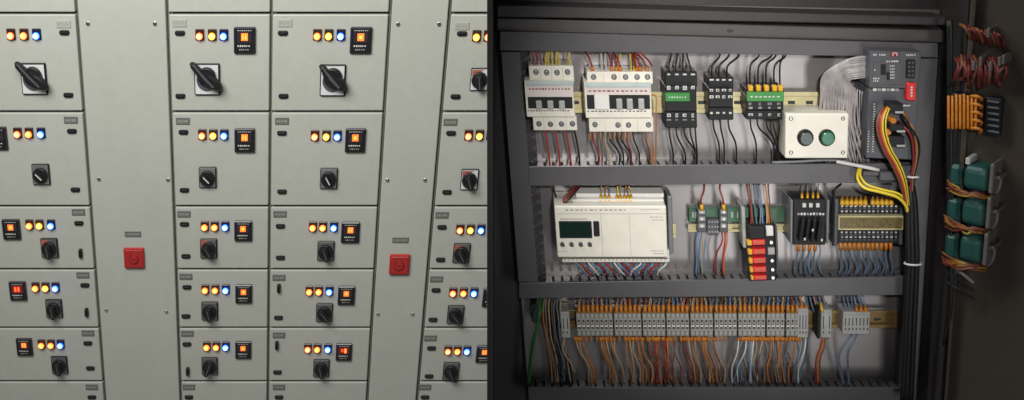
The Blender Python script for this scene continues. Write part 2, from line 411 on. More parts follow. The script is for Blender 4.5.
# the two full-height cable covers
def screwm(m):
    m.cyl(0,0,1.9,0,1.0,chrome,.4,12); m.box(-1.2,1.2,-.25,.25,1.0,1.1,mark_d)
for ci, sc, npx, red, lab in ((1, [(88,23.5),(155,23.5),(99,179),(168,179.5),(106.5,310),(166.5,311.5)], (133,234), (134.7,257.3), 'tall plain grey cable chamber cover, the wider left one'),
                              (4, [(398,24),(439,24),(387.5,180),(425,180),(378,314),(412.5,314)], (400.5,240), (399.5,263.8), 'tall plain grey cable chamber cover, the narrower right one')):
    x0, x1, y1, y0 = SX[ci]+1.6, SX[ci+1]-1.6, SY[0]-1.2, SY[7]+1.6
    cx = (x0+x1)/2
    R = root('cable_cover', LF, (cx, y0, DW), lab + ', with a red square plate', 'cover')
    m = MB(); m.box(x0-cx, x1-cx, 0, y1-y0, -DW+1, 0, paint, .9, 2); part('cover_panel', m, LF, R)
    for s_ in sc:
        q = LP(*s_); part('screw', cached('screw', LF, screwm), LF, R, (q.x-cx, q.y-y0, 0))
    q = LP(*npx)
    def npm(m):
        m.box(-8.2,8.2,-2.8,2.8,0,.7,plate_d,.2); m.marks(-6.8,6.8,0,2.2,.72,markm,8,6)
    part('nameplate', cached('nameplate|cover', LF, npm), LF, R, (q.x-cx, q.y-y0, 0))
    q = LP(*red)
    def rp(m):
        m.box(-10.2,10.2,-10.2,10.2,0,3.0,redpl,.9,2)
        m.box(-8.6,8.6,-8.6,8.6,3.0,3.3,redpl,.2)
    def rr(m):
        m.cyl(0,-.5,5.2,3.2,4.0,redpd,.3,24); m.cyl(0,-.5,4.0,4.0,4.2,redpl,.1,24); m.box(-2.4,2.4,-1.1,.1,4.2,4.35,redpd)
    P_ = part('red_plate', cached('red_plate', LF, rp), LF, R, (q.x-cx, q.y-y0, 0))
    part('lock_disc', cached('lock_disc', LF, rr), LF, P_)

# ================================================================== RIGHT CABINET
def RP(px, py, w=0): return RF.p(px, py, w)
def quad(m, c4, w0, w1, mt, bev=0, fr=RF, o=(0,0,0)):
    """box whose FRONT face (at w1) shows at the four pixels tl,tr,br,bl"""
    q = [fr.p(x, y, w1) for x, y in (c4[3], c4[2], c4[1], c4[0])]
    m.prism([(a.x-o[0], a.y-o[1]) for a in q], w0-o[2], w1-o[2], mt, bev)
def rbox(m, x0, x1, y0, y1, w0, w1, mt, bev=0, o=(0,0,0), seg=1):
    """box whose front face spans pixels x0..x1 and y0..y1 (y down) at its own centre"""
    a = RP((x0+x1)/2, (y0+y1)/2, w1); l = RP(x0, (y0+y1)/2, w1); r = RP(x1, (y0+y1)/2, w1)
    t = RP((x0+x1)/2, y0, w1); b = RP((x0+x1)/2, y1, w1)
    m.box(l.x-o[0], r.x-o[0], b.y-o[1], t.y-o[1], w0-o[2], w1-o[2], mt, bev, seg)

# --- enclosure
SHW = 56
cab = root('control_cabinet', RF, RP(720,400,0), 'dark steel control cabinet standing open with wiring inside', 'cabinet')
o0 = RP(720,400,0)
m = MB()
a = RP(488.5,200,SHW); xl = a.x; b = RP(953,200,SHW); xr = b.x+1
yt = RP(600,-330,SHW).y; yb = -520
quad(m, [(490,-320),(955,-320),(955,755),(490,755)], -12, -8, shellp, 0, o=o0)                      # back sheet
YT, YB = -330, 760
quad(m, [(487,YT),(493,YT),(493,YB),(487,YB)], -12, SHW, shellp, .6, o=o0)      # side sheets
m.box(xr-o0.x, xr-o0.x+3, yb-o0.y, yt-o0.y, -12, SHW, shellp, .6)
m.box(xl-o0.x-3, xr-o0.x+3, yt-o0.y, yt-o0.y+3, -12, SHW, shellp, .6)
m.box(xl-o0.x-3, xr-o0.x+3, yb-o0.y-3, yb-o0.y, -12, SHW, shellp, .6)
part('enclosure', m, RF, cab)
m = MB(); quad(m, [(500,2),(940,10),(915,432),(531,430)], -5, 0, platep, 0, o=o0); part('mounting_plate', m, RF, cab)
# upper folded rail with a hole
m = MB()
quad(m, [(497,18),(946,30),(945,43),(497,31.5)], 0, 22, railp, 1.2, o=o0)
quad(m, [(497,5),(946,17),(946,25.5),(497,17)], 0, 30, shellp, 1.0, o=o0)
q = RP(730,31,22); m.cyl(q.x-o0.x, q.y-o0.y, 3.6, 21.9, 22.3, shellp, 0, 18, ry=1.7); m.cyl(q.x-o0.x, q.y-o0.y, 2.1, 22.3, 22.5, ductin, 0, 14, ry=1.0)
part('upper_rail', m, RF, cab)

# --- wiring ducts
DUW = 28
def slots(m, px0, px1, pyf, side, o, n, wmax=DUW, drop=0):
    pass
def hduct(label, c4, n, top=True):
    o = RP(c4[3][0], c4[3][1], 0); R = root('wiring_duct', RF, o, label, 'wiring duct', 'grey wiring ducts')
    m = MB(); quad(m, c4, DUW-2.5, DUW, duct, .5, o=o); part('lid', m, RF, R)
    m = MB(); q = [RF.p(x, y, DUW-2.5) for x, y in c4]
    tl, tr, br, bl = q
    ins = 1.2
    m.prism([(bl.x-o.x, bl.y-o.y+ins),(br.x-o.x, br.y-o.y+ins),(tr.x-o.x, tr.y-o.y-ins),(tl.x-o.x, tl.y-o.y-ins)], 0.1, 6, duct)
    # comb teeth on both long sides
    for (A_, B_, sg) in ((tl, tr, -1), (bl, br, 1)):
        for i in range(n):
            f0 = (i+.0)/n; f1 = (i+.70)/n
            xa, ya = A_.x+(B_.x-A_.x)*f0-o.x, A_.y+(B_.y-A_.y)*f0-o.y+sg*ins
            xb, yb_ = A_.x+(B_.x-A_.x)*f1-o.x, A_.y+(B_.y-A_.y)*f1-o.y+sg*ins
            lo, hi = (ya-1.0, ya) if sg < 0 else (ya, ya+1.0)
            m.box(xa, xb, lo, hi, 5.9, DUW-2.6, duct)
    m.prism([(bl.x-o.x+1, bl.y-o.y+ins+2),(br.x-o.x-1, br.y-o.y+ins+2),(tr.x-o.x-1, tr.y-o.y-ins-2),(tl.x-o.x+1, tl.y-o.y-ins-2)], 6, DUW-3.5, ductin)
    part('slotted_base', m, RF, R)
    return R
hduct('grey wiring duct along the top edge of the mounting plate', [(500,31.5),(938,43.5),(938,57.5),(500,50.5)], 40)
hduct('grey wiring duct between the breaker row and the controller row', [(528.5,166.5),(917,163),(917,182.5),(528.5,186)], 44)
hduct('grey wiring duct between the controller row and the bottom terminals', [(519,283),(916,276.5),(916,295),(519,298.5)], 44)
hduct('grey wiring duct at the very bottom below the terminal row', [(528,388),(910,388),(908,406),(529,406)], 44)
def vduct(label, c4, n, lean=0):
    """lean: how far (px) the slotted inner wall spreads towards its foot"""
    o = RP(c4[3][0], c4[3][1], 0); R = root('wiring_duct', RF, o, label, 'wiring duct', 'grey wiring ducts')
    W = DUW-.8
    m = MB(); quad(m, c4, W-2.5, W, duct, .5, o=o); part('lid', m, RF, R)
    tl, tr, br, bl = [RF.p(x, y, W-2.5) for x, y in c4]
    m = MB()
    m.prism([(bl.x-o.x+1, bl.y-o.y),(br.x-o.x+lean, br.y-o.y),(tr.x-o.x+lean, tr.y-o.y),(tl.x-o.x+1, tl.y-o.y)], .1, 5, duct)
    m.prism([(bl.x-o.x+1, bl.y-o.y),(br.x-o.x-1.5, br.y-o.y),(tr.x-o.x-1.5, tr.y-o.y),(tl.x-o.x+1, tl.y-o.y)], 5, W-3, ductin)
    for i in range(n):
        f0 = i/n; f1 = (i+.58)/n
        a0 = tr.lerp(br, f0); a1 = tr.lerp(br, f1)
        vs = []
        for (pt, xx, ww) in ((a0, lean, 5), (a1, lean, 5), (a1, 0, W-2.6), (a0, 0, W-2.6)):
            vs.append((pt.x-o.x+xx, pt.y-o.y, ww))
        va = [m.bm.verts.new(v) for v in vs]; vb = [m.bm.verts.new((v[0]-1.2, v[1], v[2])) for v in vs]
        k = m.mi(duct)
        fs = [m.bm.faces.new(va), m.bm.faces.new(vb[::-1])] + [m.bm.faces.new((va[j], vb[j], vb[(j+1)%4], va[(j+1)%4])) for j in range(4)]
        for f in fs: f.material_index = k
    bmesh.ops.recalc_face_normals(m.bm, faces=m.bm.faces)
    part('slotted_base', m, RF, R)
    return R
vduct('grey wiring duct up the left edge of the mounting plate', [(501,52),(520,52),(538,282),(518.5,282)], 21, lean=9)
vduct('grey wiring duct up the right edge, beside the black cable trunk', [(917,58.5),(938,58.5),(915.5,400),(900,400)], 30, lean=0)

# --- DIN rails
def rail(label, x0, x1, y0, y1, mt, w=9):
    o = RP(x0, y1, 0); m = MB(); h = (y1-y0)
    rbox(m, x0, x1, y0, y0+h*.2, w-1, w, mt, .2, o); rbox(m, x0, x1, y1-h*.2, y1, w-1, w, mt, .2, o)
    rbox(m, x0, x1, y0+h*.17, y1-h*.17, 0.2, w-3.5, mt, .2, o)
    for i in range(int((x1-x0)/18)):
        rbox(m, x0+8+i*18, x0+15+i*18, y0+h*.42, y0+h*.58, w-3.6, w-3.4, ductin, 0, o)
    solid('din_rail', m, RF, o, label, 'mounting rail', 'device mounting rails')
rail('yellowish metal mounting rail behind the breakers and relays', 528, 822, 92, 113, zinc)
rail('thin yellow metal mounting rail through the green strip, behind the small terminals', 688, 905, 224.5, 232, zinc, 8)
rail('hidden mounting rail behind the cream controller', 560, 676, 224, 238, zinc, 8)
rail('brown metal mounting rail at the bottom, behind the long terminal strip', 542, 897, 310.5, 328, brownrail, 9)

# --- breakers
def screw_into(m, px, py, w, r, o, mt=darkgp):
    q = RP(px, py, w); m.cyl(q.x-o.x, q.y-o.y, r, w-.1, w+.25, mt, 0, 14); m.cyl(q.x-o.x, q.y-o.y, r*.62, w+.2, w+.5, chrome, .1, 12)
    m.box(q.x-o.x-r*.5, q.x-o.x+r*.5, q.y-o.y-.25, q.y-o.y+.25, w+.48, w+.6, mark_d)
def breaker(label, X0, X1, yA, yB, yC, yD, topx, botx, scr_t, scr_b, win, togs, flap=None):
    o = RP((X0+X1)/2, yD, 0)
    R = root('circuit_breaker', RF, o, label, 'circuit breaker')
    m = MB()
    rbox(m, topx[0], topx[1], yA, yB+1, 3, 30, cream, .8, o, 2)
    rbox(m, botx[0], botx[1], yC-1, yD, 3, 30, cream, .8, o, 2)
    rbox(m, X0, X1, yB, yC, 3, 36, cream, .7, o, 2)
    n = 4
    for i in range(1, n):
        x = topx[0]+(topx[1]-topx[0])*i/n
        rbox(m, x-.2, x+.2, yA+1, yB, 29.9, 30.15, creamd, 0, o)
        x = botx[0]+(botx[1]-botx[0])*i/n
        rbox(m, x-.2, x+.2, yC, yD-1, 29.9, 30.15, creamd, 0, o)
    for s_ in scr_t: screw_into(m, s_[0], s_[1], 30, 2.6, o)
    for s_ in scr_b: screw_into(m, s_[0], s_[1], 30, 2.6, o)
    part('housing', m, RF, R)
    m = MB(); rbox(m, X0+.3, X1-.3, yB+.2, yB+4.2, 36, 37.5, teal, .4, o); part('label_strip', m, RF, R)
    m = MB(); rbox(m, X0+1, X1-1, yB+4.4, win[2]-1, 36, 36.5, pinktx, .1, o)
    a_, b_ = RP(X0+3, yB+8, 36.5), RP(X1-3, yB+8, 36.5)
    m.marks(a_.x-o.x, b_.x-o.x, a_.y-o.y, 1.5, 36.55, redpd, 13, 5); part('rating_label', m, RF, R)
    m = MB(); rbox(m, win[0], win[1], win[2], win[3], 36, 36.6, blackr, .1, o)
    part('toggle_window', m, RF, R)
    for t in togs:
        m = MB(); rbox(m, t-3, t+3, win[2]+4.2, win[3]+.8, 36.5, 40, termg, .7, o, 2); part('toggle', m, RF, R)
    if flap:
        m = MB(); rbox(m, flap[0], flap[1], flap[2], flap[3], 36.5, 39, whitepl, .5, o); part('test_flap', m, RF, R)
    m = MB(); a_, b_ = RP(X0+2, win[3]+2.2, 36), RP(X1-4, win[3]+2.2, 36)
    m.marks(a_.x-o.x, b_.x-o.x, a_.y-o.y, 1.2, 36.05, mark_d, 16, 8); part('printed_marks', m, RF, R)
    return R
breaker('cream four pole breaker at the far left of the upper rail', 525.5,574,81,117,117,130.5,(528.5,574),(533,577),
        [(536,71.5),(546.5,72),(557,72),(567.5,71.5)],[(539,123.5),(550.5,124),(561.5,123.5),(572.5,123.5)],(528,572.5,97,109),[539,550.5,562]) if False else None
def br1():
    breaker('cream four pole breaker at the far left of the upper rail', 525.5,574,66,81,117,130.5,(529,574),(533,577),
        [(536,72),(546.5,72.5),(557,72.5),(567.5,72)],[(539,123.8),(550.5,124.2),(561.5,124),(572.5,123.8)],(528,572.5,97,108.5),[539,550.5,562])
    breaker('wider cream breaker with a white square flap, second from the left on the upper rail', 585,651.5,72,83,118,132,(587,653),(589,653.5),
        [(593.5,77),(614,77),(625.5,77),(637,77),(647.5,77)],[(595,124.5),(618,125),(628.5,125),(648.5,124.8)],(587,650,95,109),[619.5,630,641.5],(594.5,609.5,95.5,109.5))
br1()

# --- black relays
def relay(label, x0, x1, y0, y1, marks_, gbar=None, ferr=None, band=True, w=34):
    o = RP((x0+x1)/2, y1, 0); R = root('relay', RF, o, label, 'relay', 'black rail relays')
    m = MB(); h = y1-y0
    rbox(m, x0, x1, y0, y0+h*.28, 3, w-7, blackp, .7, o); rbox(m, x0, x1, y1-h*.3, y1, 3, w-7, blackp, .7, o)
    rbox(m, x0+.3, x1-.3, y0+h*.27, y1-h*.29, 3, w, blackp, .9, o, 2)
    part('housing', m, RF, R)
    n = 4
    for (yy, hh, mt, ww) in marks_:
        m = MB(); rr = random.Random(int(yy*3))
        for i in range(n):
            x = x0+(x1-x0)*(i+.5)/n; d = rr.uniform(1.3, 2.3); sz = rr.uniform(.5,1)
            rbox(m, x-d, x+d*rr.uniform(.5,1), yy-hh/2, yy+hh/2*sz, ww-.1, ww+.3, mt, 0, o)
            if hh > 2.5: rbox(m, x-.9, x+.9, yy-.7, yy+.7, ww+.2, ww+.5, mark_d, 0, o)
        part('terminal_row', m, RF, R)
    if gbar:
        m = MB(); rbox(m, *gbar, w, w+2, green, .4, o)
        a_, b_ = RP(gbar[0]+3, (gbar[2]+gbar[3])/2, w+2), RP(gbar[1]-3, (gbar[2]+gbar[3])/2, w+2)
        m.marks(a_.x-o.x, b_.x-o.x, a_.y-o.y, 1.3, w+2.05, mark_l, 7, 2); part('green_bar', m, RF, R)
    if ferr:
        for x in ferr:
            m = MB(); rbox(m, x-2.4, x+2.4, y0-2.5, y0+3.6, w-9, w-4.4, yellowf, .7, o); part('wire_sleeve', m, RF, R)
relay('tall black relay with a green bar across its middle', 665,697,71.5,128,[(74.5,1.6,mark_l,27),(88,4,mark_l,34),(115.5,3.6,mark_l,27),(120,1.2,markm,27)],(665.5,690,93,101.5))
relay('narrow all-black relay with white numbers, no green on it', 708.5,733.5,77,120,[(80,1.8,mark_l,27),(90.5,3,mark_l,34),(97,3,mark_l,34),(113,2,mark_l,27)])
relay('squat black relay with a wide green face and yellow wire sleeves', 746,784,88,119.5,[(104,2.6,markm,34),(108,2.2,markm,34),(115,3,mark_l,27)],(747,784,92,101.5),(751,759,767,775,781))

# --- push button box
o = RP(817,159,0); R = root('push_button_box', RF, o, 'off-white box with two green push buttons', 'button box')
m = MB(); rbox(m, 785.5,848.5,113.5,158.5, 1, 40, cream, 1.2, o, 2); rbox(m, 785.5,848.5,113.5,158.5,40.2,44,cream,1.4,o,2)
for x, y in ((791,118.5),(843,118.5),(791,152.5),(843,152.5)): screw_into(m, x, y, 44, 1.9, o, mark_d)
part('housing', m, RF, R)
for x, mt, lb in ((805,greenbd,'dark green push button'),(826.5,greenbl,'bright green push button')):
    q = RP(x,137.3,44); m = MB(); m.cyl(q.x-o.x, q.y-o.y, 7.6, 44, 46.5, blackp, .6, 24, ry=7.6)
    b_ = part('push_button', m, RF, R, (0,0,0), lb)
    m = MB(); m.cyl(q.x-o.x, q.y-o.y, 6.3, 46.5, 49.5, mt, 1.2, 24); part('button_cap', m, RF, b_)

# --- wires
NW = [0]
BULK = MB()
BULKG = ('short ends below the wider breaker','pale wires above the wider breaker','yellow wires above the left breaker','light blue wires below the relay bank')
def wire(pts, mt, r=.75, label='wire', group=None, fer=None, cat='wire', name='wire', n=6, ft=5.0, fb=0, fm=None):
    """pts: (px, py, w); fer: material of a sleeve at the last point"""
    P = [RP(*p) for p in pts]; o = P[0].copy()
    if group and (group in BULKG or group.startswith('rear wires')):
        BULK.tube(P, r, mt, n); return
    if 'strand' in label: name, cat = 'cable_strand', 'strand'
    m = MB(); m.tube([p-o for p in P], r, mt, n)
    ob = solid(name, m, RF, o, label, cat, group)
    if fer is not None:
        a_ = P[-1]; d = (P[-1]-P[-2]).normalized()
        m = MB(); m.tube([a_-o-d*ft, a_-o+d*.5], r*1.75+.25, fer, 8, False); part('ferrule', m, RF, ob)
    return ob
rnd = random.Random(5)
def J(a=.6): return rnd.uniform(-a, a)
# breaker 1: above and below
for i, x in enumerate((534,537.5,541.5)): wire([(x-3+J(),50,20),(x-1,58,22),(x,66.5,24)], w_red, .8, 'dark red wire entering the top left of the four pole breaker', 'red wires above the left breaker')
for x in (545.5,548.5,552,556,559,566,569.5):
    wire([(x+J(2),50,18),(x+J(),58,20),(x,66.5,24)], w_yellow if x not in (566,) else w_tan, .75, 'yellow wire end entering the top of the four pole breaker', 'yellow wires above the left breaker', yellowf)
for x, mt, c in ((545,w_bred,'red'),(555,w_bred,'red'),(566,w_bred,'red'),(575,w_black,'black')):
    wire([(x-1,129,22),(x+1.5,140,22),(x+4,155,22),(x+5,168,20)], mt, .95, f'{c} wire hanging below the four pole breaker', f'{c} wires below the left breaker')
# breaker 2
for x, dx in ((593,-8),(612,-5),(617,-4),(621,-8),(637,-6),(641,-10),(648,-14)):
    wire([(x+dx,52,18),(x+dx*.35,60,26),(x,72,25)], w_red, .85, 'dark red wire bending into the top of the wider breaker', 'red wires above the wider breaker', orangef)
for x in (602,606,613.5,619.5,631,634): wire([(x+J(2),53,15),(x,62,20),(x,72,25)], w_white if x<616 else w_yellow, .6, 'pale thin wire end at the top of the wider breaker', 'pale wires above the wider breaker')
wire([(637,72,25),(634,58,30),(640,53.5,34),(648,60,33),(652,66,28)], w_red, .8, 'dark red wire looping over the right corner of the wider breaker')
for x, mt, c, dx in ((594,w_red,'dark red',4),(600,w_brown,'brown',2),(606,w_tan,'tan',3),(611,w_black,'black',8),(616,w_black,'black',7),(622,w_black,'black',8),(627,w_red,'dark red',4),(633,w_black,'black',6),(645,w_brown,'brown',5),(650,w_orange,'orange',2)):
    wire([(x,131,22),(x+J(1),140,24),(x+dx,153,24),(x+dx,169,18)], mt, .8, f'{c} wire leaving the bottom of the wider breaker', f'{c} wires below the wider breaker')
for i in range(9):
    x = 590+i*5.0; wire([(x,131,24),(x+J(.5),137,24.5),(x+J(1),141,22)], w_tan if i%2 else w_orange, .7, 'short tan wire end under the wider breaker', 'short ends below the wider breaker')
wire([(650,95,34),(656,97,36),(656,116,36),(656,140,28),(655,168,18)], w_orange, .7, 'thin orange wire dropping along the right side of the wider breaker')
# relays: black wires
def blk(xs_top, ytop, xs_bot, ybot, who, wt=24):
    for (x, dx) in xs_top: wire([(x+dx,50,18),(x+dx*.9,57,20),(x+dx*.1-.5,66,24),(x,ytop+1.5,wt)], w_black, .9, f'black wire curving down into the top of the {who}', f'black wires above the {who}')
    for (x, dx) in xs_bot: wire([(x,ybot-1.5,22),(x+dx*.1+.5,ybot+9,24),(x+dx,ybot+25,22),(x+dx,168,17)], w_black, .9, f'black wire hanging from the bottom of the {who}', f'black wires below the {who}')
blk([(669,2),(676,1),(683,0),(691,-4)],72,[(669,4),(676,9),(684,12),(690,6),(695,2)],128,'tall black relay')
blk([(712,8),(719,10),(727,12)],78,[(713,6),(720,4),(728,8)],120,'narrow black relay')
blk([(750,9),(758,14),(766,10),(774,12),(780,3)],89,[(750,6),(757,16),(766,10),(773,5),(779,-1)],119,'squat green faced relay')
# translucent ribbon of strands into the PLC
for i in range(24):
    f = i/23
    x0 = 819+f*27; top = 82+(-1+f)*24 if False else 62+f*18
    wire([(871,57+f*20,34),(858,57+f*21,34+J(1)),(843-J(.8)+f*6,62+f*19,32),(x0+4+f*6,76+f*16,30),(x0+2+f*9,98+f*6,28),(x0+J(2)+f*12,126,26),(x0+8+f*14+J(2),162,24)],
         w_clear, .78, 'translucent grey strand arching from the dark controller module down to the duct', 'translucent grey strands')
for i in range(9):
    x = 848+i*2.3; wire([(x+J(),84+i*1.2,24),(x+J(),110,23),(x+J(1.2),138,22),(x+J(1.5),163,20)], w_clear, .7, 'straight translucent strand left of the dark controller module', 'straight translucent strands')

# --- dark controller module (upper right)
o = RP(893,160,0); R = root('controller_module', RF, o, 'dark grey controller module with a red switch block', 'controller')
m = MB()
quad(m, [(869.5,50.5),(922,52),(918.5,89),(869.5,88)], 2, 46, darkgp, .9, o=o)
quad(m, [(869,88.6),(918.5,89.6),(915,160),(866,158)], 2, 42, darkgp, .8, o=o)
part('housing', m, RF, R)
m = MB(); quad(m, [(874,62),(903,63),(902,85),(873,84)], 45.9, 47, duct, .3, o=o); quad(m,[(881,64.5),(886,64.5),(886,75),(881,75)],47,48,blackp,.2,o=o)
quad(m,[(887,72),(890,72),(890,80),(887,80)],47,48,blackp,.2,o=o); part('raised_panel', m, RF, R)
m = MB()
for (x0, x1, y, n) in ((873,877,54.7,2),(879,886,54.9,4),(906,916,55,5),(886,899,61.5,5),(890,895,66,3),(890,895,69,3),(890,895,72,3),(890,895,75,3),(890,895,78,3),(873,880,78.5,3),(873,879,81,3),(893,898,61,2),(874,876,70,1)):
    w_ = 47.05 if y > 62 and x0 > 872.9 else 46.05
    a_, b_ = RP(x0,y,w_), RP(x1,y,w_); m.marks(a_.x-o.x, b_.x-o.x, a_.y-o.y, 1.5, w_, mark_l, n, int(y))
for i in range(6):
    quad(m, [(873+i*4.5,88.3),(876.6+i*4.5,88.3),(876.6+i*4.5,91),(873+i*4.5,91)], 42, 42.4, mark_l if i%2 == 0 else markm, 0, o=o)
for i in range(20):
    y = 104+i*2.5; x = 873.5-.035*(y-100); a_, b_ = RP(x,y,42), RP(x+2.6,y,42); m.marks(a_.x-o.x, b_.x-o.x, a_.y-o.y, .9, 42.05, mark_l, 1, i)
    if i > 10: a_, b_ = RP(x-4.5,y,42), RP(x-2.6,y,42); m.marks(a_.x-o.x, b_.x-o.x, a_.y-o.y, .9, 42.05, mark_l, 1, i)
part('printed_marks', m, RF, R)
m = MB(); quad(m, [(890.5,51.8),(899,51.8),(899,56.6),(890.5,56.6)], 46, 46.5, redpd, .1, o=o)
for x in (892.6,896.6): quad(m, [(x,53),(x+.9,53),(x+.9,56),(x,56)], 46.5, 46.7, mark_l, 0, o=o)
quad(m, [(892.6,52.6),(897.5,52.6),(897.5,53.4),(892.6,53.4)], 46.5, 46.7, mark_l, 0, o=o)
part('red_badge', m, RF, R)
m = MB(); quad(m, [(907,60),(915.5,60),(915,78.5),(906.5,78.5)], 46, 48.5, blackp, .4, o=o)
for i in range(4):
    for j in range(2): quad(m, [(908.3+j*3.6,61.8+i*4.2),(910.3+j*3.6,61.8+i*4.2),(910.3+j*3.6,63.9+i*4.2),(908.3+j*3.6,63.9+i*4.2)], 48.5, 48.8, duct, 0, o=o)
part('pin_socket', m, RF, R)
m = MB(); quad(m, [(907.5,83),(916.5,83),(916,101),(907,100.5)], 42, 50, redm, .9, o=o)
for i in range(4): quad(m, [(910.7,86.5+i*2.8),(912.5,86.5+i*2.8),(912.5,88.3+i*2.8),(910.7,88.3+i*2.8)], 50, 50.2, mark_l, 0, o=o)
part('red_block', m, RF, R)
m = MB(); quad(m, [(902,104),(911,104.5),(911,107),(902,107)], 42, 45, chrome, .5, o=o); part('ejector_lever', m, RF, R)
for (x0,y0,x1,y1,lb) in ((889,103.5,903.5,112.5,'upper'),(890,124,905,131.5,''),(890,136,905,146,'')):
    m = MB(); quad(m, [(x0,y0),(x1,y0+.5),(x1-.5,y1),(x0,y1)], 42, 56, blackp, .8, o=o); quad(m, [(x1-8,y1-1),(x1+.5,y1-1),(x1+.3,y1+1),(x1-8,y1+1)], 42, 57, termg, .3, o=o)
    part('black_connector', m, RF, R)
for (x, y, r_c) in ((893,120.5,2.9),(888,132,2.6),(887.5,139.5,2.6),(889,144.5,2.0)):
    q = RP(x, y, 52); m = MB(); m.cyl(q.x-o.x, q.y-o.y, r_c, 42, 54, orangef, .9, 14); part('orange_plug', m, RF, R)
# multicolour loom in front of it
lm = [(w_bred,0),(w_orange,1.5),(w_yellow,3.0),(w_black,4.4),(w_yellow,5.6),(w_red,-1.4),(w_brown,-2.6)]
cn = {id(w_bred):'bright red',id(w_orange):'orange',id(w_yellow):'yellow',id(w_black):'black',id(w_red):'dark red',id(w_brown):'brown'}
for mt, d in lm:
    wire([(889+d*.3,106,50),(884+d*.8,110,57),(880+d,120,60),(880.5+d,134,61),(886+d,150,60),(894+d,164,58),(901+d*.8,180,55),(905+d*.5,196,50),(907+d*.4,212,46)],
         mt, .95, f'{cn[id(mt)]} wire in the curved loom in front of the dark controller module', 'wires of the curved loom', n=7)
for k, (mt, d) in enumerate(((w_brown,0),(w_orange,1.8),(w_black,-1.6),(w_black,3.4),(w_red,-3),(w_black,5))):
    wire([(901+d*.2,108+k*3.5,50),(907+d*.6,116+k*3,55),(913+d*.7,132+k,55),(915.5+d*.8,148,52),(915+d*.5,162,50),(912.5+d*.3,177,48),(911+d*.4,200,44)],
         mt, 1.0, f'{cn[id(mt)]} wire in the bundle looping right of the black connectors', 'wires of the right loop', n=7)
# yellow cable
wire([(859,168,30),(857.5,178,40),(864,187.5,46),(880,192,49),(897,197,50),(906,206,49),(908,216,46)], w_yellow, 1.5, 'thick yellow cable curving across the duct to the black trunk', n=8)
wire([(861,167,30),(860.5,176,38),(867,184.5,44),(882,189.5,47),(899,194,48),(908,204,46)], w_yellow, 1.1, 'thinner yellow cable running just above the thick yellow one', n=8)
m = MB(); o = RP(836,163,34); m.tube([RP(836,161.5,34)-o, RP(852,164.5,36)-o, RP(879,170,38)-o], 1.7, w_white, 8, True)
solid('white_cable_sleeve', m, RF, o, 'short white sleeved cable lying on the duct below the button box', 'cable')
m = MB(); o = RP(780,163,26); m.tube([RP(772,162.5,24)-o, RP(800,161.5,26)-o, RP(828,160,27)-o, RP(850,162,28)-o], 1.3, w_grey, 8, True)
solid('grey_cable', m, RF, o, 'grey cable lying along the duct under the button box', 'cable')
m = MB(); o = RP(863,178,28)
rbox(m, 863,879,171.5,176, 28, 34, duct, .6, o); rbox(m, 880,898,172,181,28,38,darkgp,.8,o); rbox(m,898,916,166,182,28,36,duct,.8,o)
solid('cable_clamp', m, RF, o, 'grey plastic clamp on the right end of the middle duct', 'clamp')
# black trunk
for (d, r_) in ((0,3.6),(4.2,3.2),(-3.6,2.6)):
    wire([(910+d*.4,186,42),(911+d*.8,205,46),(911.5+d,235,48),(912+d,262,48),(910.5+d,300,46),(908.5+d,345,44),(906+d,402,42)], w_black, r_, 'thick black cable sleeve running down the right side', 'black cable trunk', cat='cable', name='black_cable', n=12)
def tie(label, px, py, w, rx, ry):
    o = RP(px, py, w); m = MB(); pts = [Vector((rx*math.cos(a), .8*math.sin(a), ry*math.sin(a))) for a in [2*math.pi*i/20 for i in range(21)]]
    m.tube(pts, 1.0, w_white, 6, False); solid('cable_tie', m, RF, o, label, 'cable tie')
tie('white cable tie round the thick black cable trunk', 913, 263.5, 48, 8.0, 6)
tie('white cable tie round the wire loop right of the dark controller', 913, 177, 48, 5.0, 4)

# --- cream logic controller
o = RP(612,263,0); R = root('logic_controller', RF, o, 'wide cream controller with a small dark screen and four buttons', 'controller')
m = MB()
rbox(m, 562,669.5,250,262.5, 2, 30, cream, .7, o); rbox(m, 556,667,206,257.5, 2, 44, cream, 1.2, o, 2)
rbox(m, 562,664,206,240, 2, 34, cream, .5, o)
part('housing', m, RF, R)
m = MB(); rbox(m, 576,664,193.5,197.5, 4, 22, whitepl, .4, o); rbox(m, 572,664,199.5,203.8, 4, 30, whitepl, .4, o)
rbox(m, 574,663,197.2,199.8, 4, 20, ductin, 0, o)
for i in range(22):
    x = 575+i*4.1; rbox(m, x, x+1.9, 204.2, 206, 4, 32, blackp if i%3 else termg, 0, o)
part('upper_terminal_strip', m, RF, R)
m = MB(); 
for i in range(26):
    x = 564+i*4.0; rbox(m, x, x+2.2, 259.2, 260.6, 29.9, 30.3, creamd, 0, o)
rbox(m, 562.5,668,257.8,258.8,29.9,30.4,mark_d,0,o)
part('lower_terminal_strip', m, RF, R)
m = MB(); rbox(m, 556.5,666.5,213.4,214.0,44,44.15,creamd,0,o); rbox(m, 601.6,602.1,214.5,256,44,44.15,creamd,0,o); rbox(m,629.8,630.3,214.5,256,44,44.15,creamd,0,o)
for (x0,x1,y,n,h) in ((565,628,210,13,1.4),(640,660,209.5,9,.9),(560,587,219,1,.8),(650,663,217,5,1.1),(652,664,220,1,.5),(650,664,251,6,1.0),(653,664,253.6,1,.6),(558,568,251.5,4,.7)):
    a_, b_ = RP(x0,y,44), RP(x1,y,44)
    if n == 1: m.box(a_.x-o.x, b_.x-o.x, a_.y-o.y-h/2, a_.y-o.y+h/2, 43.98, 44.1, markm)
    else: m.marks(a_.x-o.x, b_.x-o.x, a_.y-o.y, h, 44.05, markm, n, int(x0))
part('printed_marks', m, RF, R)
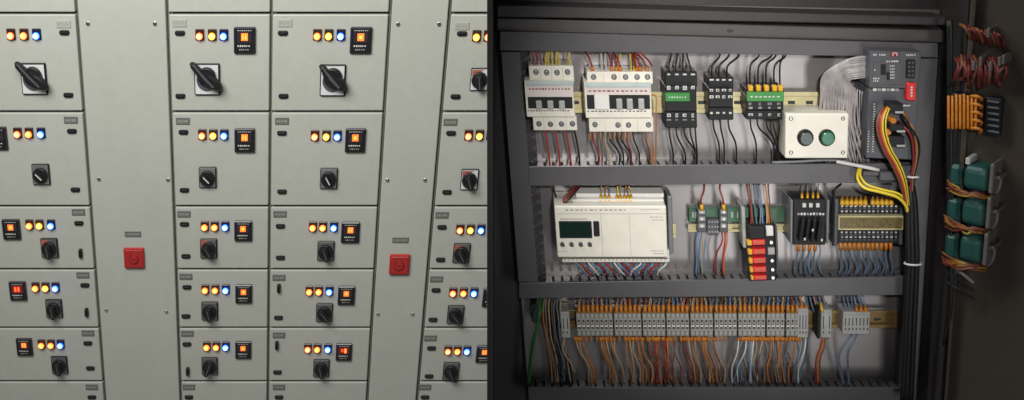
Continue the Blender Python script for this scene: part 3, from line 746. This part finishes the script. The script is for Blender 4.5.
m = MB(); rbox(m, 559.3,592,221.3,238.5,44,44.9,blackp,.6,o); rbox(m, 560.8,590.6,222.6,237.2,44.9,45.1,lcd,0,o); part('screen', m, RF, R)
m = MB(); rbox(m, 593.6,599.6,221.5,236.8,44,45.4,blackp,.8,o); part('side_key', m, RF, R)
for x in (562.3,571.5,580.7,589.7):
    q = RP(x,244,44); m = MB(); m.cyl(q.x-o.x, q.y-o.y, 2.1, 44, 46.4, mark_d, .5, 14); m.box(q.x-o.x+.4, q.x-o.x+2.2, q.y-o.y-2.2, q.y-o.y-.6, 44, 45.6, brownrail, .3); part('round_key', m, RF, R)
m = MB(); rbox(m, 668.2,673,196,254, 3, 26, w_grey, 1.2, o, 2); part('end_cover', m, RF, R)
# ferrules on its top
for i, x in enumerate((601,605,609,617,620.5,624.5,628,631)):
    wire([(x+J(4),185,12),(x+J(1),190,16),(x,194,22),(x,203,31)], (w_tan,w_orange,w_blue,w_yellow)[i%4], .7, 'thin wire with an orange end entering the top of the cream controller', 'orange ended wires on the cream controller', yellowf, ft=9)
for i, (mt, c) in enumerate(((w_black,'black'),(w_red,'dark red'),(w_black,'black'),(w_brown,'brown'),(w_red,'dark red'))):
    wire([(582-i*1.5,184,14),(576-i*1.3,191,26),(568-i,200,36),(560+i*1.6,206.5,34)], mt, 1.1, f'{c} wire slanting down to the left corner of the cream controller', f'{c} wires at the controller corner', n=6)
wire([(553,184,12),(555,193,16),(558,203,22),(560,208,24)], w_black, .9, 'single black wire dropping from the duct to the left of the cream controller')
for i in range(22):
    mt, c = ((w_lblue,'light blue'),(w_bred,'red'),(w_blue,'grey blue'),(w_white,'white'),(w_lblue,'light blue'),(w_red,'dark red'))[i%6]
    x = 574+i*4.2; wire([(x,259.5,20),(x+3+J(1),264,27),(x+(9 if i < 13 else -3)+J(1.5),270,25),(x+(14 if i < 13 else -5)+J(2),276,18)], mt, .95, f'{c} wire fanning out below the cream controller', f'{c} wires below the cream controller')

# --- green strip and small terminals
o = RP(689,222,0); m = MB(); rbox(m, 689,806,208,222.5, 1, 7, greenpcb, .6, o)
for x in (692,695,724,731,737): rbox(m, x, x+2.4, 212,218,7,8,termg,.3,o)
solid('green_mounting_strip', m, RF, o, 'thin green strip behind the small silver terminals', 'mounting strip')
def small_term(x0, x1, label):
    o = RP(x0, 233, 0); R = root('terminal_block', RF, o, label, 'terminal block', 'small silver terminals')
    m = MB(); rbox(m, x0, x1, 209.5,232.5, 2, 16, darkgp, .5, o); part('housing', m, RF, R)
    for y in (212,219,226):
        m = MB(); rbox(m, x0+1.4,x1-1.4,y-1.8,y+2.2,16,19,termg,.5,o); q = RP((x0+x1)/2,y,19); m.cyl(q.x-o.x,q.y-o.y,1.1,19,19.4,chrome,.1,10); part('clamp', m, RF, R)
small_term(697.5,706.5,'small silver terminal at the left end of the green strip')
small_term(719.5,728,'small silver terminal right of the clear fuse holder')
o = RP(706,236,0); R = root('fuse_holder', RF, o, 'small dark fuse holder between the two silver terminals', 'fuse holder')
m = MB(); rbox(m, 707,719,219,235,2,13,darkgp,.6,o); part('housing', m, RF, R)
m = MB()
for y in (222,227,232):
    for x in (708.5,711.5,714.5,717): rbox(m,x,x+1.5,y-.9,y+.9,13,14.2,termg,.2,o)
part('contacts', m, RF, R)
for (x, dx) in ((702,2),(724,-4)): wire([(x+dx,184,12),(x+dx,190,16),(x-1,200,20),(x,210,19)], w_red, .95, 'dark red wire with a yellow sleeve dropping onto a small silver terminal', 'red wires onto the silver terminals', yellowf, ft=6)
for (x, mt, c) in ((697,w_lblue,'light blue'),(700,w_blue,'grey blue'),(703.5,w_tan,'tan'),(705,w_lblue,'light blue')):
    wire([(x+2,232,14),(x+J(),242,18),(x-1+J(1),258,18),(x-1,275,16)], mt, .85, f'{c} wire below the left silver terminal', f'{c} wires below the left silver terminal', None)
for (x, dx, mt, c) in ((722,-6,w_red,'dark red'),(725,-2,w_bred,'bright red'),(727,-3,w_orange,'orange')):
    wire([(x,232,14),(x,242,18),(x+dx,256,18),(x+dx,275,16)], mt, .85, f'{c} wire below the right silver terminal')

# --- red and yellow stacked switch block
o = RP(762,281,0); R = root('stacked_fuse_block', RF, o, 'black block with a stack of red and yellow levers', 'fuse block')
R.rotation_euler = Matrix.Rotation(math.radians(2.5), 3, (RF.W.col[2]).normalized()).to_euler()
m = MB(); rbox(m, 749.5,777.5,224.5,280.5,3,30,blackp,.8,o); rbox(m, 752,768,226,238.5,30,37,blackp,.9,o,2); part('housing', m, RF, R)
m = MB(); rbox(m, 769.5,776.5,226.5,236,30,34,whitepl,.6,o); part('white_key', m, RF, R)
for i, y in enumerate((242,251.3,260.3,269.3,277.5)):
    m = MB(); hh = 2.9 if i < 4 else 2.3
    rbox(m, 755,768,y-hh,y+hh,30,37,redm,1.0,o,2); rbox(m, 758,766,y-1.0,y+.6,37,37.6,w_orange,.2,o); part('red_lever', m, RF, R)
    m = MB(); rbox(m, 749.8+i*.6,755,y-hh*.8,y+hh,30,35,yellowf,.8,o); part('yellow_tab', m, RF, R)
    m = MB(); q = RP(773.5,y,30)
    if i == 1: rbox(m, 770,777,y-3.5,y+3.5,30,33,termg,.5,o)
    else: m.cyl(q.x-o.x, q.y-o.y, 1.9, 30, 31.5, chrome, .4, 12)
    part('screw', m, RF, R)
m = MB(); rbox(m, 745.5,749.2,206,247,3,26,termg,.6,o); part('end_clamp', m, RF, R)
m = MB(); rbox(m, 778,780.2,226,270,3,28,darkgp,.6,o); part('side_plate', m, RF, R)
for (x, mt, c) in ((750,w_red,'dark red'),(752.5,w_brown,'brown'),(756,w_blue,'grey blue'),(759,w_grey,'grey'),(762,w_lblue,'light blue'),(766,w_tan,'tan'),(768.5,w_orange,'orange'),(771,w_brown,'rightmost brown')):
    wire([(x-3+J(),184,12),(x-2+J(),195,18),(x+J(1.5),210,22),(x+1,226,26)], mt, .8, f'{c} wire dropping onto the red and yellow lever stack')

# --- black module with slanted levers
o = RP(810,245,0); R = root('relay_bank', RF, o, 'black four way relay bank with slanted levers, right of the red lever stack', 'relay bank')
m = MB(); rbox(m, 793,826,199,245,3,28,blackp,.8,o); part('housing', m, RF, R)
for x in (790.5,826.8):
    m = MB(); rbox(m, x,x+2.4,200,244,3,33,silverd,.7,o); part('side_bracket', m, RF, R)
for i in range(4):
    x = 800+i*5.8
    m = MB(); quad(m, [(x+2,220),(x+5.4,219),(x+2.4,241),(x-1,242)], 28, 35, blackr, .8, o=o); part('slanted_lever', m, RF, R)
m = MB()
for i, x in enumerate((804.5,811,818)): rbox(m,x-1.7,x+1.7,203.5,207.5,28,29.5,mark_l,.2,o)
for i in range(9): rbox(m,797.5+i*3.1,799.6+i*3.1,213+J(.4),215.2,28,28.6,mark_l if i%3 else markm,.1,o)
for (x,y) in ((804,239),(821,240),(812,230)): rbox(m,x,x+1.8,y-1,y+1.4,35,35.4,mark_l,.1,o)  # pale dabs painted as glints on the slanted levers
part('tags_and_glints', m, RF, R)
for x in (802,807.5,813,818): wire([(x+J(1),184,14),(x,190,18),(x,200.5,26)], w_grey, .6, 'grey wire with an orange end above the black relay bank', 'wires above the relay bank', yellowf, ft=8)
for i, x in enumerate((799,804.5,810,815.5)):
    wire([(x-5+J(1),275,16),(x-4+J(2),263,20),(x-1,252,24),(x,243,24)], w_blue, .85, 'grey blue wire with an orange end below the black relay bank', 'wires below the relay bank', orangef, ft=8)
    if i % 2: wire([(x+6,275,16),(x+4+J(1),262,19),(x+5,250,22),(x+3,243,22)], w_lblue, .7, 'light blue wire below the black relay bank', 'light blue wires below the relay bank')

# --- long black terminal bank with olive cover
o = RP(869,247,0); R = root('terminal_bank', RF, o, 'long black terminal bank with an olive clear cover strip', 'terminal bank')
m = MB(); rbox(m, 837,902,203,244.5,3,24,blackp,.7,o); rbox(m, 834.5,838,199,246,3,26,darkgp,.6,o); rbox(m, 900,904,204,245,3,26,darkgp,.6,o); hm = m
m = MB(); rbox(m, 838.5,904,216.2,230.2,24,30,zinc,.5,o); rbox(m, 840,902.5,217.8,228.6,30,31,olive,.3,o)
for i in range(13): rbox(m, 843+i*4.5,843.4+i*4.5,218.2,228.2,31,31.3,brownrail,0,o)
part('clear_cover', m, RF, R)
m = hm
for i in range(13):
    x = 842+i*4.5
    for y in (206.5,211.5,232.5,237.2): rbox(m, x-1.0,x+1.0+J(.3),y-.8,y+.6,24,24.5,mark_l if (i+int(y))%3 else markm,0,o)
    for y in (209,213.8,234.8,240): rbox(m, x-1.5,x+1.5,y-.5,y+.4,24,24.3,duct,0,o)
part('housing', m, RF, R)
xs_ = [842+i*4.6 for i in range(6)] + [872.5+i*4.6 for i in range(5)]
for x in xs_: wire([(x+1,197,12),(x+.5,198,18),(x,204.5,24)], orangef, 1.15, 'orange wire end standing on top of the long black terminal bank', 'orange ends on the terminal bank', yellowf, ft=5.5)
for i in range(12):
    x = 840.5+i*4.55; k_ = 2 if i%2 else 0
    wire([(x+k_-2+J(1),275,16),(x+k_+1+J(1),266,19),(x+J(),256,22),(x,243,24)], w_blue, .9, 'grey blue wire with an orange end under the long black terminal bank', 'blue wires under the terminal bank', orangef, ft=7.5)
wire([(841,184,14),(835,190,18),(832.5,205,18),(832,230,18),(833,245,16)], w_black, 1.2, 'black wire running down the left side of the long black terminal bank')

# --- bottom terminal row
TW = 22
def tb_body(m):
    m.box(-2.24,2.24,-12.5,12.5,3-TW,0,termc,.25)
    m.box(-1.3,1.3,7.6,11.2,0,.5,termg,.2); m.box(-1.3,1.3,-11.2,-8,0,.5,termg,.2)
    m.box(-.6,.7,-4.6,4.8,0,.4,blackr); m.box(-2.2,2.2,5.2,6.3,0,.6,termg,.1); m.box(-2.2,2.2,-6.6,-5.6,0,.6,termg,.1)
def tb_tag(m):
    m.box(-1.5,1.5,-2.2,-.6,.4,1.0,whitepl,.1); m.box(-1.5,1.5,1.0,2.2,.4,1.0,termg,.1)
xs = []; x = 579.0
seps = (614.5,642.5,665.5,689.8,713.5,739,764,786)
si = 0
while x < 808:
    if si < len(seps) and abs(x-1.7-seps[si]) < 2.3:
        xs.append(('sep', x-1.7)); si += 1; x += 1.1
    else: xs.append(('tb', x)); x += 4.55
strip_n = ['leftmost','second','third','fourth','fifth','sixth','seventh','eighth','ninth']; sn = 0
wcols_up = [w_tan,w_grey,w_brown,w_blue,w_orange,w_red,w_tan,w_pink,w_lblue]
for kind, x in xs:
    q = RP(x, 324.3, TW)
    if kind == 'sep':
        m = MB(); m.box(-.6,.6,-13.5,14.5,3-TW,2.0,blackp,.2)
        sn += 1
        solid('end_plate', m, RF, q, f'black separator plate at the right end of the {strip_n[sn-1]} section of bottom terminals', 'separator', 'terminal separators')
        wire([(x,337,20),(x+1,350,24),(x+6+J(2),366,24),(x+7,383,20)], w_brown, .8, 'dark brown wire trailing from a black separator plate', 'wires from the separators')
        continue
    R = root('terminal_block', RF, q, f'translucent terminal block in the {strip_n[sn]} section of the bottom row', 'terminal block', f'terminal blocks of the {strip_n[sn]} section')
    part('housing', cached('housing|tb', RF, tb_body), RF, R); part('marker', cached('marker|tb', RF, tb_tag), RF, R)
    # wire above
    mt = rnd.choice(wcols_up if x > 620 else [w_tan,w_grey,w_brown,w_blue])
    wire([(x+J(3),293,12),(x+J(1.5),299,14),(x,304,20),(x,312.5,22)], mt, .92, f'thin wire with an orange sleeve entering the top of the {strip_n[sn]} terminal section', f'upper wires of the {strip_n[sn]} section', orangef, ft=7.5)
    if rnd.random() < .45:
        wire([(x+2+J(3),293,8),(x+2+J(2),302,9),(x+2+J(2),312,10)], rnd.choice(wcols_up), .6, f'thin wire behind the {strip_n[sn]} terminal section', f'rear wires of the {strip_n[sn]} section')
# lower wires in natural clumps
def low(x, mt, dx, c, r=.75, f=True):
    wire([(x+dx+J(2),384,18),(x+dx*.8+J(3.2),368,22+J(3)),(x+dx*.25+J(2.4),352,25+J(3)),(x,337.5,21)], mt, r, f'{c} wire hanging from the bottom terminal row, {"left part" if x < 650 else "middle part" if x < 730 else "right part"}', f'{c} wires below the terminals', orangef if f else None, ft=3.5)
nm = {id(w_orange):'orange',id(w_tan):'tan',id(w_red):'dark red',id(w_bred):'bright red',id(w_brown):'brown',id(w_blue):'grey blue',id(w_white):'white',id(w_lblue):'light blue',id(w_grey):'grey',id(w_yellow):'yellow',id(w_pink):'mauve',id(w_black):'black'}
for xa, xb, n_, mts, dx in ((574,582,4,[w_tan,w_orange],12),(601,613,6,[w_orange,w_orange,w_tan],11),(626,640,6,[w_orange,w_tan],8),(643,655,4,[w_orange,w_brown],9),
                        (656,668,7,[w_bred,w_red,w_orange],2),(672,684,4,[w_brown,w_red],8),(689,702,6,[w_tan,w_brown,w_orange],7),(704,716,5,[w_orange,w_tan,w_brown],5),
                        (738,754,9,[w_white,w_blue,w_grey,w_lblue],-5),(755,768,6,[w_tan,w_grey,w_brown],-3),(768,782,6,[w_brown,w_orange,w_grey],2),(784,800,6,[w_orange,w_brown,w_blue],-6)):
    for i in range(n_):
        mt = mts[i%len(mts)]; low(xa+(xb-xa)*i/max(1,n_-1)+J(1.2), mt, dx+J(5), nm[id(mt)])
for x in (803,806,809): low(x, w_blue if x!=806 else w_white, -9, nm[id(w_blue if x!=806 else w_white)], .9, False)
# orange sleeves right under the terminals
for i in range(40):
    x = 580+i*5.6
    if abs((x-735)) > 9: wire([(x,336,20),(x+.3,341.5,22)], orangef, 1.05, 'short orange sleeve sticking out under the bottom terminal row', 'orange sleeves under the terminals', name='wire_sleeve')
# right small blocks
def grey_block(x0, x1, y0, y1, label, bars, w=24):
    o = RP(x0, y1, 0); R = root('terminal_block', RF, o, label, 'terminal block')
    m = MB(); rbox(m, x0, x1, y0, y1, 3, w, termg, .8, o); part('housing', m, RF, R)
    m = MB()
    for i in range(bars):
        x = x0+2.5+(x1-x0-5)*i/max(1, bars-1)
        rbox(m, x-.45,x+.45,y0+6,y1-9,w,w+.4,mark_d,0,o); rbox(m, x-.9,x+.9,y0+2,y0+3.6,w,w+.4,markm,0,o); rbox(m,x-.6,x+.6,y1-6.5,y1-4.5,w,w+.4,mark_d,0,o)
    part('slots', m, RF, R)
grey_block(797.5,808.5,309,338,'white terminal pair closing the right end of the long bottom strip',3)
grey_block(821,832,310,338,'narrow grey terminal standing alone right of the long strip',2)
grey_block(843,870,312,334.5,'grey box terminal at the right end of the bottom rail',7)
m = MB(); o = RP(819,336,0); rbox(m, 817.8,820.6,309,339,3,26,blackp,.5,o); solid('end_plate', m, RF, o, 'black end plate on the left side of the lone narrow grey terminal', 'separator', 'terminal separators')
wire([(818,293,12),(820,300,16),(822,311,24)], w_grey, .8, 'grey wire with a fat yellow sleeve above the lone narrow terminal', None, yellowf, ft=8)
for x in (812,816,825): wire([(x-3,293,12),(x-1,302,14),(x+2,312,16)], w_blue if x != 816 else w_pink, .9, 'dark wire behind the lone narrow grey terminal', 'wires behind the narrow terminal')
for x in (857,861.5,866): wire([(x-5+J(1),293,12),(x-2,300,16),(x,312,23)], w_lblue if x != 861.5 else w_blue, .9, 'blue wire with an orange sleeve on the grey box terminal', 'sleeved wires on the grey box terminal', orangef, ft=6)
for x in (845,849,853): wire([(x-2+J(1),293,12),(x-1,302,14),(x+1,313,17)], w_blue, 1.0, 'grey blue wire behind the grey box terminal', 'plain wires on the grey box terminal')
for dx, mt, c in ((-3,w_red,'dark red'),(-1,w_orange,'orange'),(1,w_brown,'brown')):
    wire([(824+dx*.5,337,22),(823+dx,348,25),(819+dx,360,25),(819+dx,384,20)], mt, .9, f'{c} wire hanging from the lone narrow grey terminal')
wire([(852,334,22),(846,342,27),(839,356,28),(841,372,26),(844,386,22)], w_blue, 1.2, 'grey blue wire bowing left below the grey box terminal')
wire([(857,334,22),(853,342,27),(848,352,28),(848,368,26),(849,386,22)], w_blue, 1.2, 'grey blue wire hanging straighter below the grey box terminal')
# left end of the bottom row
grey_block(561,570,312,338,'dull clear end terminal at the left end of the bottom rail',2)
for i in range(7):
    x = 544+i*2.8; mt = (w_orange,w_grey,w_tan,w_brown,w_blue,w_grey,w_tan)[i]
    wire([(x+J(2),294,12),(x-1+J(),306,20),(x+J(1),320,22),(x+2+J(1),338,20),(x+6+J(3),362,18),(x+9+J(3),385,16)], mt, .8, 'thin wire running down past the left end of the bottom rail', 'wires at the left end of the bottom rail')
wire([(565,336,22),(563,350,26),(570,362,26),(575,372,24)], w_tan, .9, 'pale tan wire curling below the left end terminal')
for i in range(5): wire([(552+i*2,318,20),(551+i*2,338,18),(556+i*3,358,18),(561+i*3,386,16)], w_black, 1.0, 'black wire hanging at the lower left of the cabinet', 'black wires at the lower left')
wire([(541,296,14),(540,306,22),(538.5,316,25),(537,326,25),(534,342,24),(531,360,22),(529,388,18)], w_green, 1.15, 'long green earth wire hanging at the lower left')
wire([(545,297,14),(541,312,24),(538,320,26),(535,332,25),(531,350,22),(528,386,18)], w_green, 1.0, 'thinner green wire beside the long green earth wire')
m = MB(); o = RP(533,326,0); quad(m, [(530,306),(537,303),(538,325),(532,322)], 2, 14, mat('dark_green_bracket',(.012,.03,.016),.5), 1, o=o); solid('earth_bracket', m, RF, o, 'dark green earth bracket by the left duct', 'bracket')

solid('fine_wires', BULK, RF, (0,0,0), 'loose fine wire ends between the devices and behind the terminals', 'wires', kind='stuff')

# ================================================================== OPEN DOOR
dimzinc = mat('shaded_zinc_strap', (.13,.12,.11), .5, .3, var=.1)  # zinc darkened in colour for the dim light on the door
w_red_dim = mat('shaded_dark_red_wire', (.11,.014,.012), .5); w_org_dim = mat('shaded_orange_wire', (.20,.065,.014), .5); w_yel_dim = mat('shaded_yellow_wire', (.26,.19,.02), .5)  # door wire colours darkened to stand in for the weak light there
nm[id(w_red_dim)] = 'dark red'; nm[id(w_org_dim)] = 'dull orange'; nm[id(w_yel_dim)] = 'dull yellow'
hx = RP(957, 200, SHW).x+2
Dl = Vector((215, 0, 190)); dl = Dl.length; Dn = Dl.normalized()
Nn = Vector((-Dn.z, 0, Dn.x))
Nn = Nn if Nn.x < 0 else -Nn
Md = RF.M @ Matrix((Dn, Vector((0,1,0)), Nn)).transposed()
DF = Frame(Md, RF.P + RF.M @ Vector((hx, 0, SHW+4)))
DF.W = C2W @ Md
flip = Md.determinant() < 0
def DP(px, py, n=0): return DF.p(px, py, n)
o = Vector((0, yb, 0)); R = root('cabinet_door', DF, o, 'dark open cabinet door on the right, seen from the inside', 'cabinet door')
H = yt-yb
def dmesh(m): 
    if flip: bmesh.ops.reverse_faces(m.bm, faces=m.bm.faces)
    return m
m = MB(); m.box(0, dl, 0, H, -4, 0, doorp, .5); m.box(0, 3, 1, H-1, 0.1, 8, doorp, .4); m.box(dl-3, dl, 1, H-1, .1, 9, doorp, .4)
part('door_sheet', dmesh(m), DF, R)
def dbox(m, x0, x1, y0, y1, n0, n1, mt, bev=0, o=(0,0,0), seg=1):
    cy = (y0+y1)/2; cxp = (x0+x1)/2
    a_, b_ = DP(x0, cy, n1), DP(x1, cy, n1); t, u = DP(cxp, y0, n1), DP(cxp, y1, n1)
    m.box(a_.x-o[0], b_.x-o[0], u.y-o[1], t.y-o[1], n0-o[2], n1-o[2], mt, bev, seg)
def dthing(name, mb, o, label, cat, group=None): return solid(name, dmesh(mb), DF, o, label, cat, group)
# orange ribbed connector
o = DP(950,131,0); R2 = root('ribbed_connector', DF, o, 'orange ribbed wire comb on the open door', 'connector')
m = MB(); dbox(m, 950,977,95,130,0,14,blackp,.8,o); part('base', dmesh(m), DF, R2)
for i in range(8):
    x = 948.5+i*3.9
    m = MB(); pts = [DP(x,y,15+ (2 if 97 < y < 128 else 0))-o for y in (95+J(1),104,112+J(1),121,129.5+J(1))]
    m.tube(pts, 1.25, orangef, 6); part('orange_rib', dmesh(m), DF, R2)
for i in range(5):
    y = 96+i*8; m = MB(); m.tube([DP(971,y,16)-o, DP(977,y+.4,19)-o, DP(981.5,y+2.5,15)-o, DP(979,y+5,9)-o], 1.5, orangef, 6); part('orange_loop', dmesh(m), DF, R2)
# black blocks beside
for k, (x0,x1,y0,y1,lb) in enumerate(((984,1000,98,136,'dark finned block beyond the orange comb on the open door'),)):
    o = DP(x0,y1,0); R2 = root('contact_block', DF, o, lb, 'contact block'); m = MB(); dbox(m,x0,x1,y0,y1,0,10,blackp,.8,o); part('housing', dmesh(m), DF, R2)
    m = MB()
    for i in range(6): dbox(m,x0+3,x1-1,y0+3+i*6,y0+5+i*6,10,12,darkgp,.3,o)
    part('fins', dmesh(m), DF, R2)
# teal meters backs
for (x0,x1,y0,y1,lb) in ((962,988,167,192,'top'),(960,985,201,227,'middle'),(958,982,237,264,'bottom')):
    o = DP(x0,y1,0); R2 = root('panel_meter', DF, o, f'teal meter housing on the open door, {lb} of the three', 'meter', 'teal meters on the door')
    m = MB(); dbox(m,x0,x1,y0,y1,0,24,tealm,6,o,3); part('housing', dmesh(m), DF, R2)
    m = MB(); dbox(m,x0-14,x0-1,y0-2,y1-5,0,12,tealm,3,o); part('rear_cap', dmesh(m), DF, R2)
    m = MB(); dbox(m,x1+1,x1+5,y0-3,y1+2,0,26,dimzinc,.8,o); dbox(m,x1+5,x1+12,y0+9,y0+13,0,22,dimzinc,.8,o); part('metal_strap', dmesh(m), DF, R2)
    m = MB(); c_ = DP(x1+5,(y0+y1)/2,8)-o
    pts = [c_ + Vector((6*math.sin(a), 13*math.cos(a), 0)) for a in [math.pi*i/10 for i in range(11)]]
    m.tube(pts, 2.2, dimzinc, 8); part('clamp_ring', dmesh(m), DF, R2)
    for i in range(9):
        mt = (w_org_dim,w_brown,w_yel_dim,w_red_dim,w_org_dim)[i%5]
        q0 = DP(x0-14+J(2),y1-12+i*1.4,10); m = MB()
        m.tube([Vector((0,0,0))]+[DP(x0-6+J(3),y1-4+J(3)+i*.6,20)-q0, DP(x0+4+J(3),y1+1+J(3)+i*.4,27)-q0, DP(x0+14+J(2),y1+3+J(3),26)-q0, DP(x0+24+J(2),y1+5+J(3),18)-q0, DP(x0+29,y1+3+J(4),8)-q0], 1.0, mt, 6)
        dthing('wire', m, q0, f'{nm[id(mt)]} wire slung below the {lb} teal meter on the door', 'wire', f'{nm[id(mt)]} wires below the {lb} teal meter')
for k in range(3):
    q0 = DP(948+k*1.5,20,5); m = MB(); m.tube([Vector((0,0,0))]+[DP(948+k*1.6+J(1.2),y,7+k)-q0 for y in (60,100,150,200,250,300)]+[DP(944,345,5)-q0], 1.7, w_black, 8)
    dthing('black_cable', m, q0, 'long black cable running down the hinge side of the open door', 'cable', 'long hinge cables')
o = DP(966,162,0); m = MB(); dbox(m,965,970,158,165,0,20,termg,.8,o); dthing('white_tag', m, o, 'small white tag above the top teal meter on the door', 'tag')
# red and orange wiring at the top of the door
for i in range(16):
    x = 955+i*3.1; mt = (w_red_dim,w_red_dim,w_brown,w_red_dim)[i%4]; y = 57+J(3)
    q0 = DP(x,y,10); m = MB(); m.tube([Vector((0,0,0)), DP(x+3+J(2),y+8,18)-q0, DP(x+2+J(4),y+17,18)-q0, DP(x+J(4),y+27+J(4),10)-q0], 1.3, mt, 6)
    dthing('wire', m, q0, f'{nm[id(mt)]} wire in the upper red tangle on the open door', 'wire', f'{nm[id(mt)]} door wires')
for i in range(9):
    x = 960+i*4.2; y = 24+i*1.2+J(2); mt = (w_org_dim,w_red_dim,w_red_dim)[i%3]
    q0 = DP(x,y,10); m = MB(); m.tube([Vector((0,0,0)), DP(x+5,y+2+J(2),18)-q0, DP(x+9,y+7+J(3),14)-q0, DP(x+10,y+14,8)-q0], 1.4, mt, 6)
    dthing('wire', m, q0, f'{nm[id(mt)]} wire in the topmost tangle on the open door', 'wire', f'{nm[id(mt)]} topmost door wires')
for (x, y) in ((973,66),(980,62),(990,67),(999,62),(988,33),(1003,60)):
    o = DP(x,y,0); m = MB(); dbox(m,x-1.5,x+1.5,y-5,y+5,0,22,dimzinc,.8,o); dthing('lamp_terminal', m, o, 'small silver screw terminal among the red wires on the door', 'terminal', 'silver terminals on the door')
for i in range(4):
    y = 84+i*13; q0 = DP(949,y+3,8); m = MB(); m.tube([RP(941,y,SHW-20)*0, DP(955,y-2+J(3),14)-q0, DP(968,y-4,8)-q0], 2.0, w_black, 8)
    dthing('black_cable', m, q0, 'black cable crossing the hinge side of the open door', 'cable', 'black hinge cables')
# cable strips, lower
for k in range(3):
    q0 = DP(946,262+k*10,8); m = MB(); m.tube([Vector((0,0,0)), DP(960,272+k*9,11)-q0, DP(974,283+k*8,10)-q0], 1.8 if k == 0 else 1.2, silverd if k == 0 else w_black, 8)
    dthing('cable_strip', m, q0, ('pale slanting strip below the teal meters on the door', 'dark slanting cable, upper of the two at the door bottom', 'dark slanting cable, lower of the two at the door bottom')[k], 'cable')

# ================================================================== SURROUNDINGS, LIGHT, CAMERA
def plane(name, pts, mt):
    me = bpy.data.meshes.new(name); me.from_pydata([Vector(p) for p in pts], [], [tuple(range(len(pts)))]); me.materials.append(mt)
    o = bpy.data.objects.new(name, me); COL.objects.link(o); o['kind'] = 'structure'; return o
plane('back_wall', [(-8,6.2,-1.2),(8,6.2,-1.2),(8,6.2,4.5),(-8,6.2,4.5)], wallm)
plane('floor', [(-8,-3,-1.2),(8,-3,-1.2),(8,6.2,-1.2),(-8,6.2,-1.2)], floorm)

def area(name, loc, target, size, sy, power, col=(1,1,1)):
    l = bpy.data.lights.new(name, 'AREA'); l.shape = 'RECTANGLE'; l.size = size; l.size_y = sy; l.energy = power; l.color = col
    o = bpy.data.objects.new(name, l); COL.objects.link(o); o.location = loc
    o.rotation_euler = (Vector(target)-Vector(loc)).to_track_quat('-Z','Y').to_euler(); return o
area('room_light', (-1.6, 1.7, 2.9), LF.world((0,-60,0)), 2.8, 1.4, 200, (1,1,.96))
sp = bpy.data.lights.new('torch_light', 'SPOT'); sp.energy = 94; sp.spot_size = math.radians(31); sp.spot_blend = 1.0; sp.shadow_soft_size = .035; sp.color = (1,.97,.95)
so = bpy.data.objects.new('torch_light', sp); COL.objects.link(so)
so.location = C2W @ Vector((.16,-.12,-.02)) + CAMPOS
so.rotation_euler = (RF.world(RP(735,158,0)) - so.location).to_track_quat('-Z','Y').to_euler()
area('sheen_fill_light', C2W @ Vector((.80,.92,.15)) + CAMPOS, RF.world(RP(770,200,0)), .3, .9, 4.2)  # unseen lamp added to lay a sheen on the mounting plate
W = bpy.data.worlds.new('World'); S.world = W; W.use_nodes = True
W.node_tree.nodes['Background'].inputs[0].default_value = (.9,.93,1,1); W.node_tree.nodes['Background'].inputs[1].default_value = .06
cam = bpy.data.cameras.new('camera'); co = bpy.data.objects.new('camera', cam); COL.objects.link(co)
cam.sensor_fit = 'HORIZONTAL'; cam.sensor_width = 36; cam.lens = 36*F/1024; cam.clip_end = 60; cam.clip_start = .02
co.location = CAMPOS; co.rotation_euler = (math.radians(90)+PITCH, 0, 0)
S.camera = co
S.view_settings.view_transform = 'Standard'; S.view_settings.look = 'None'; S.view_settings.exposure = 0; S.view_settings.gamma = 1
S.render.engine = 'CYCLES'; S.cycles.use_denoising = True
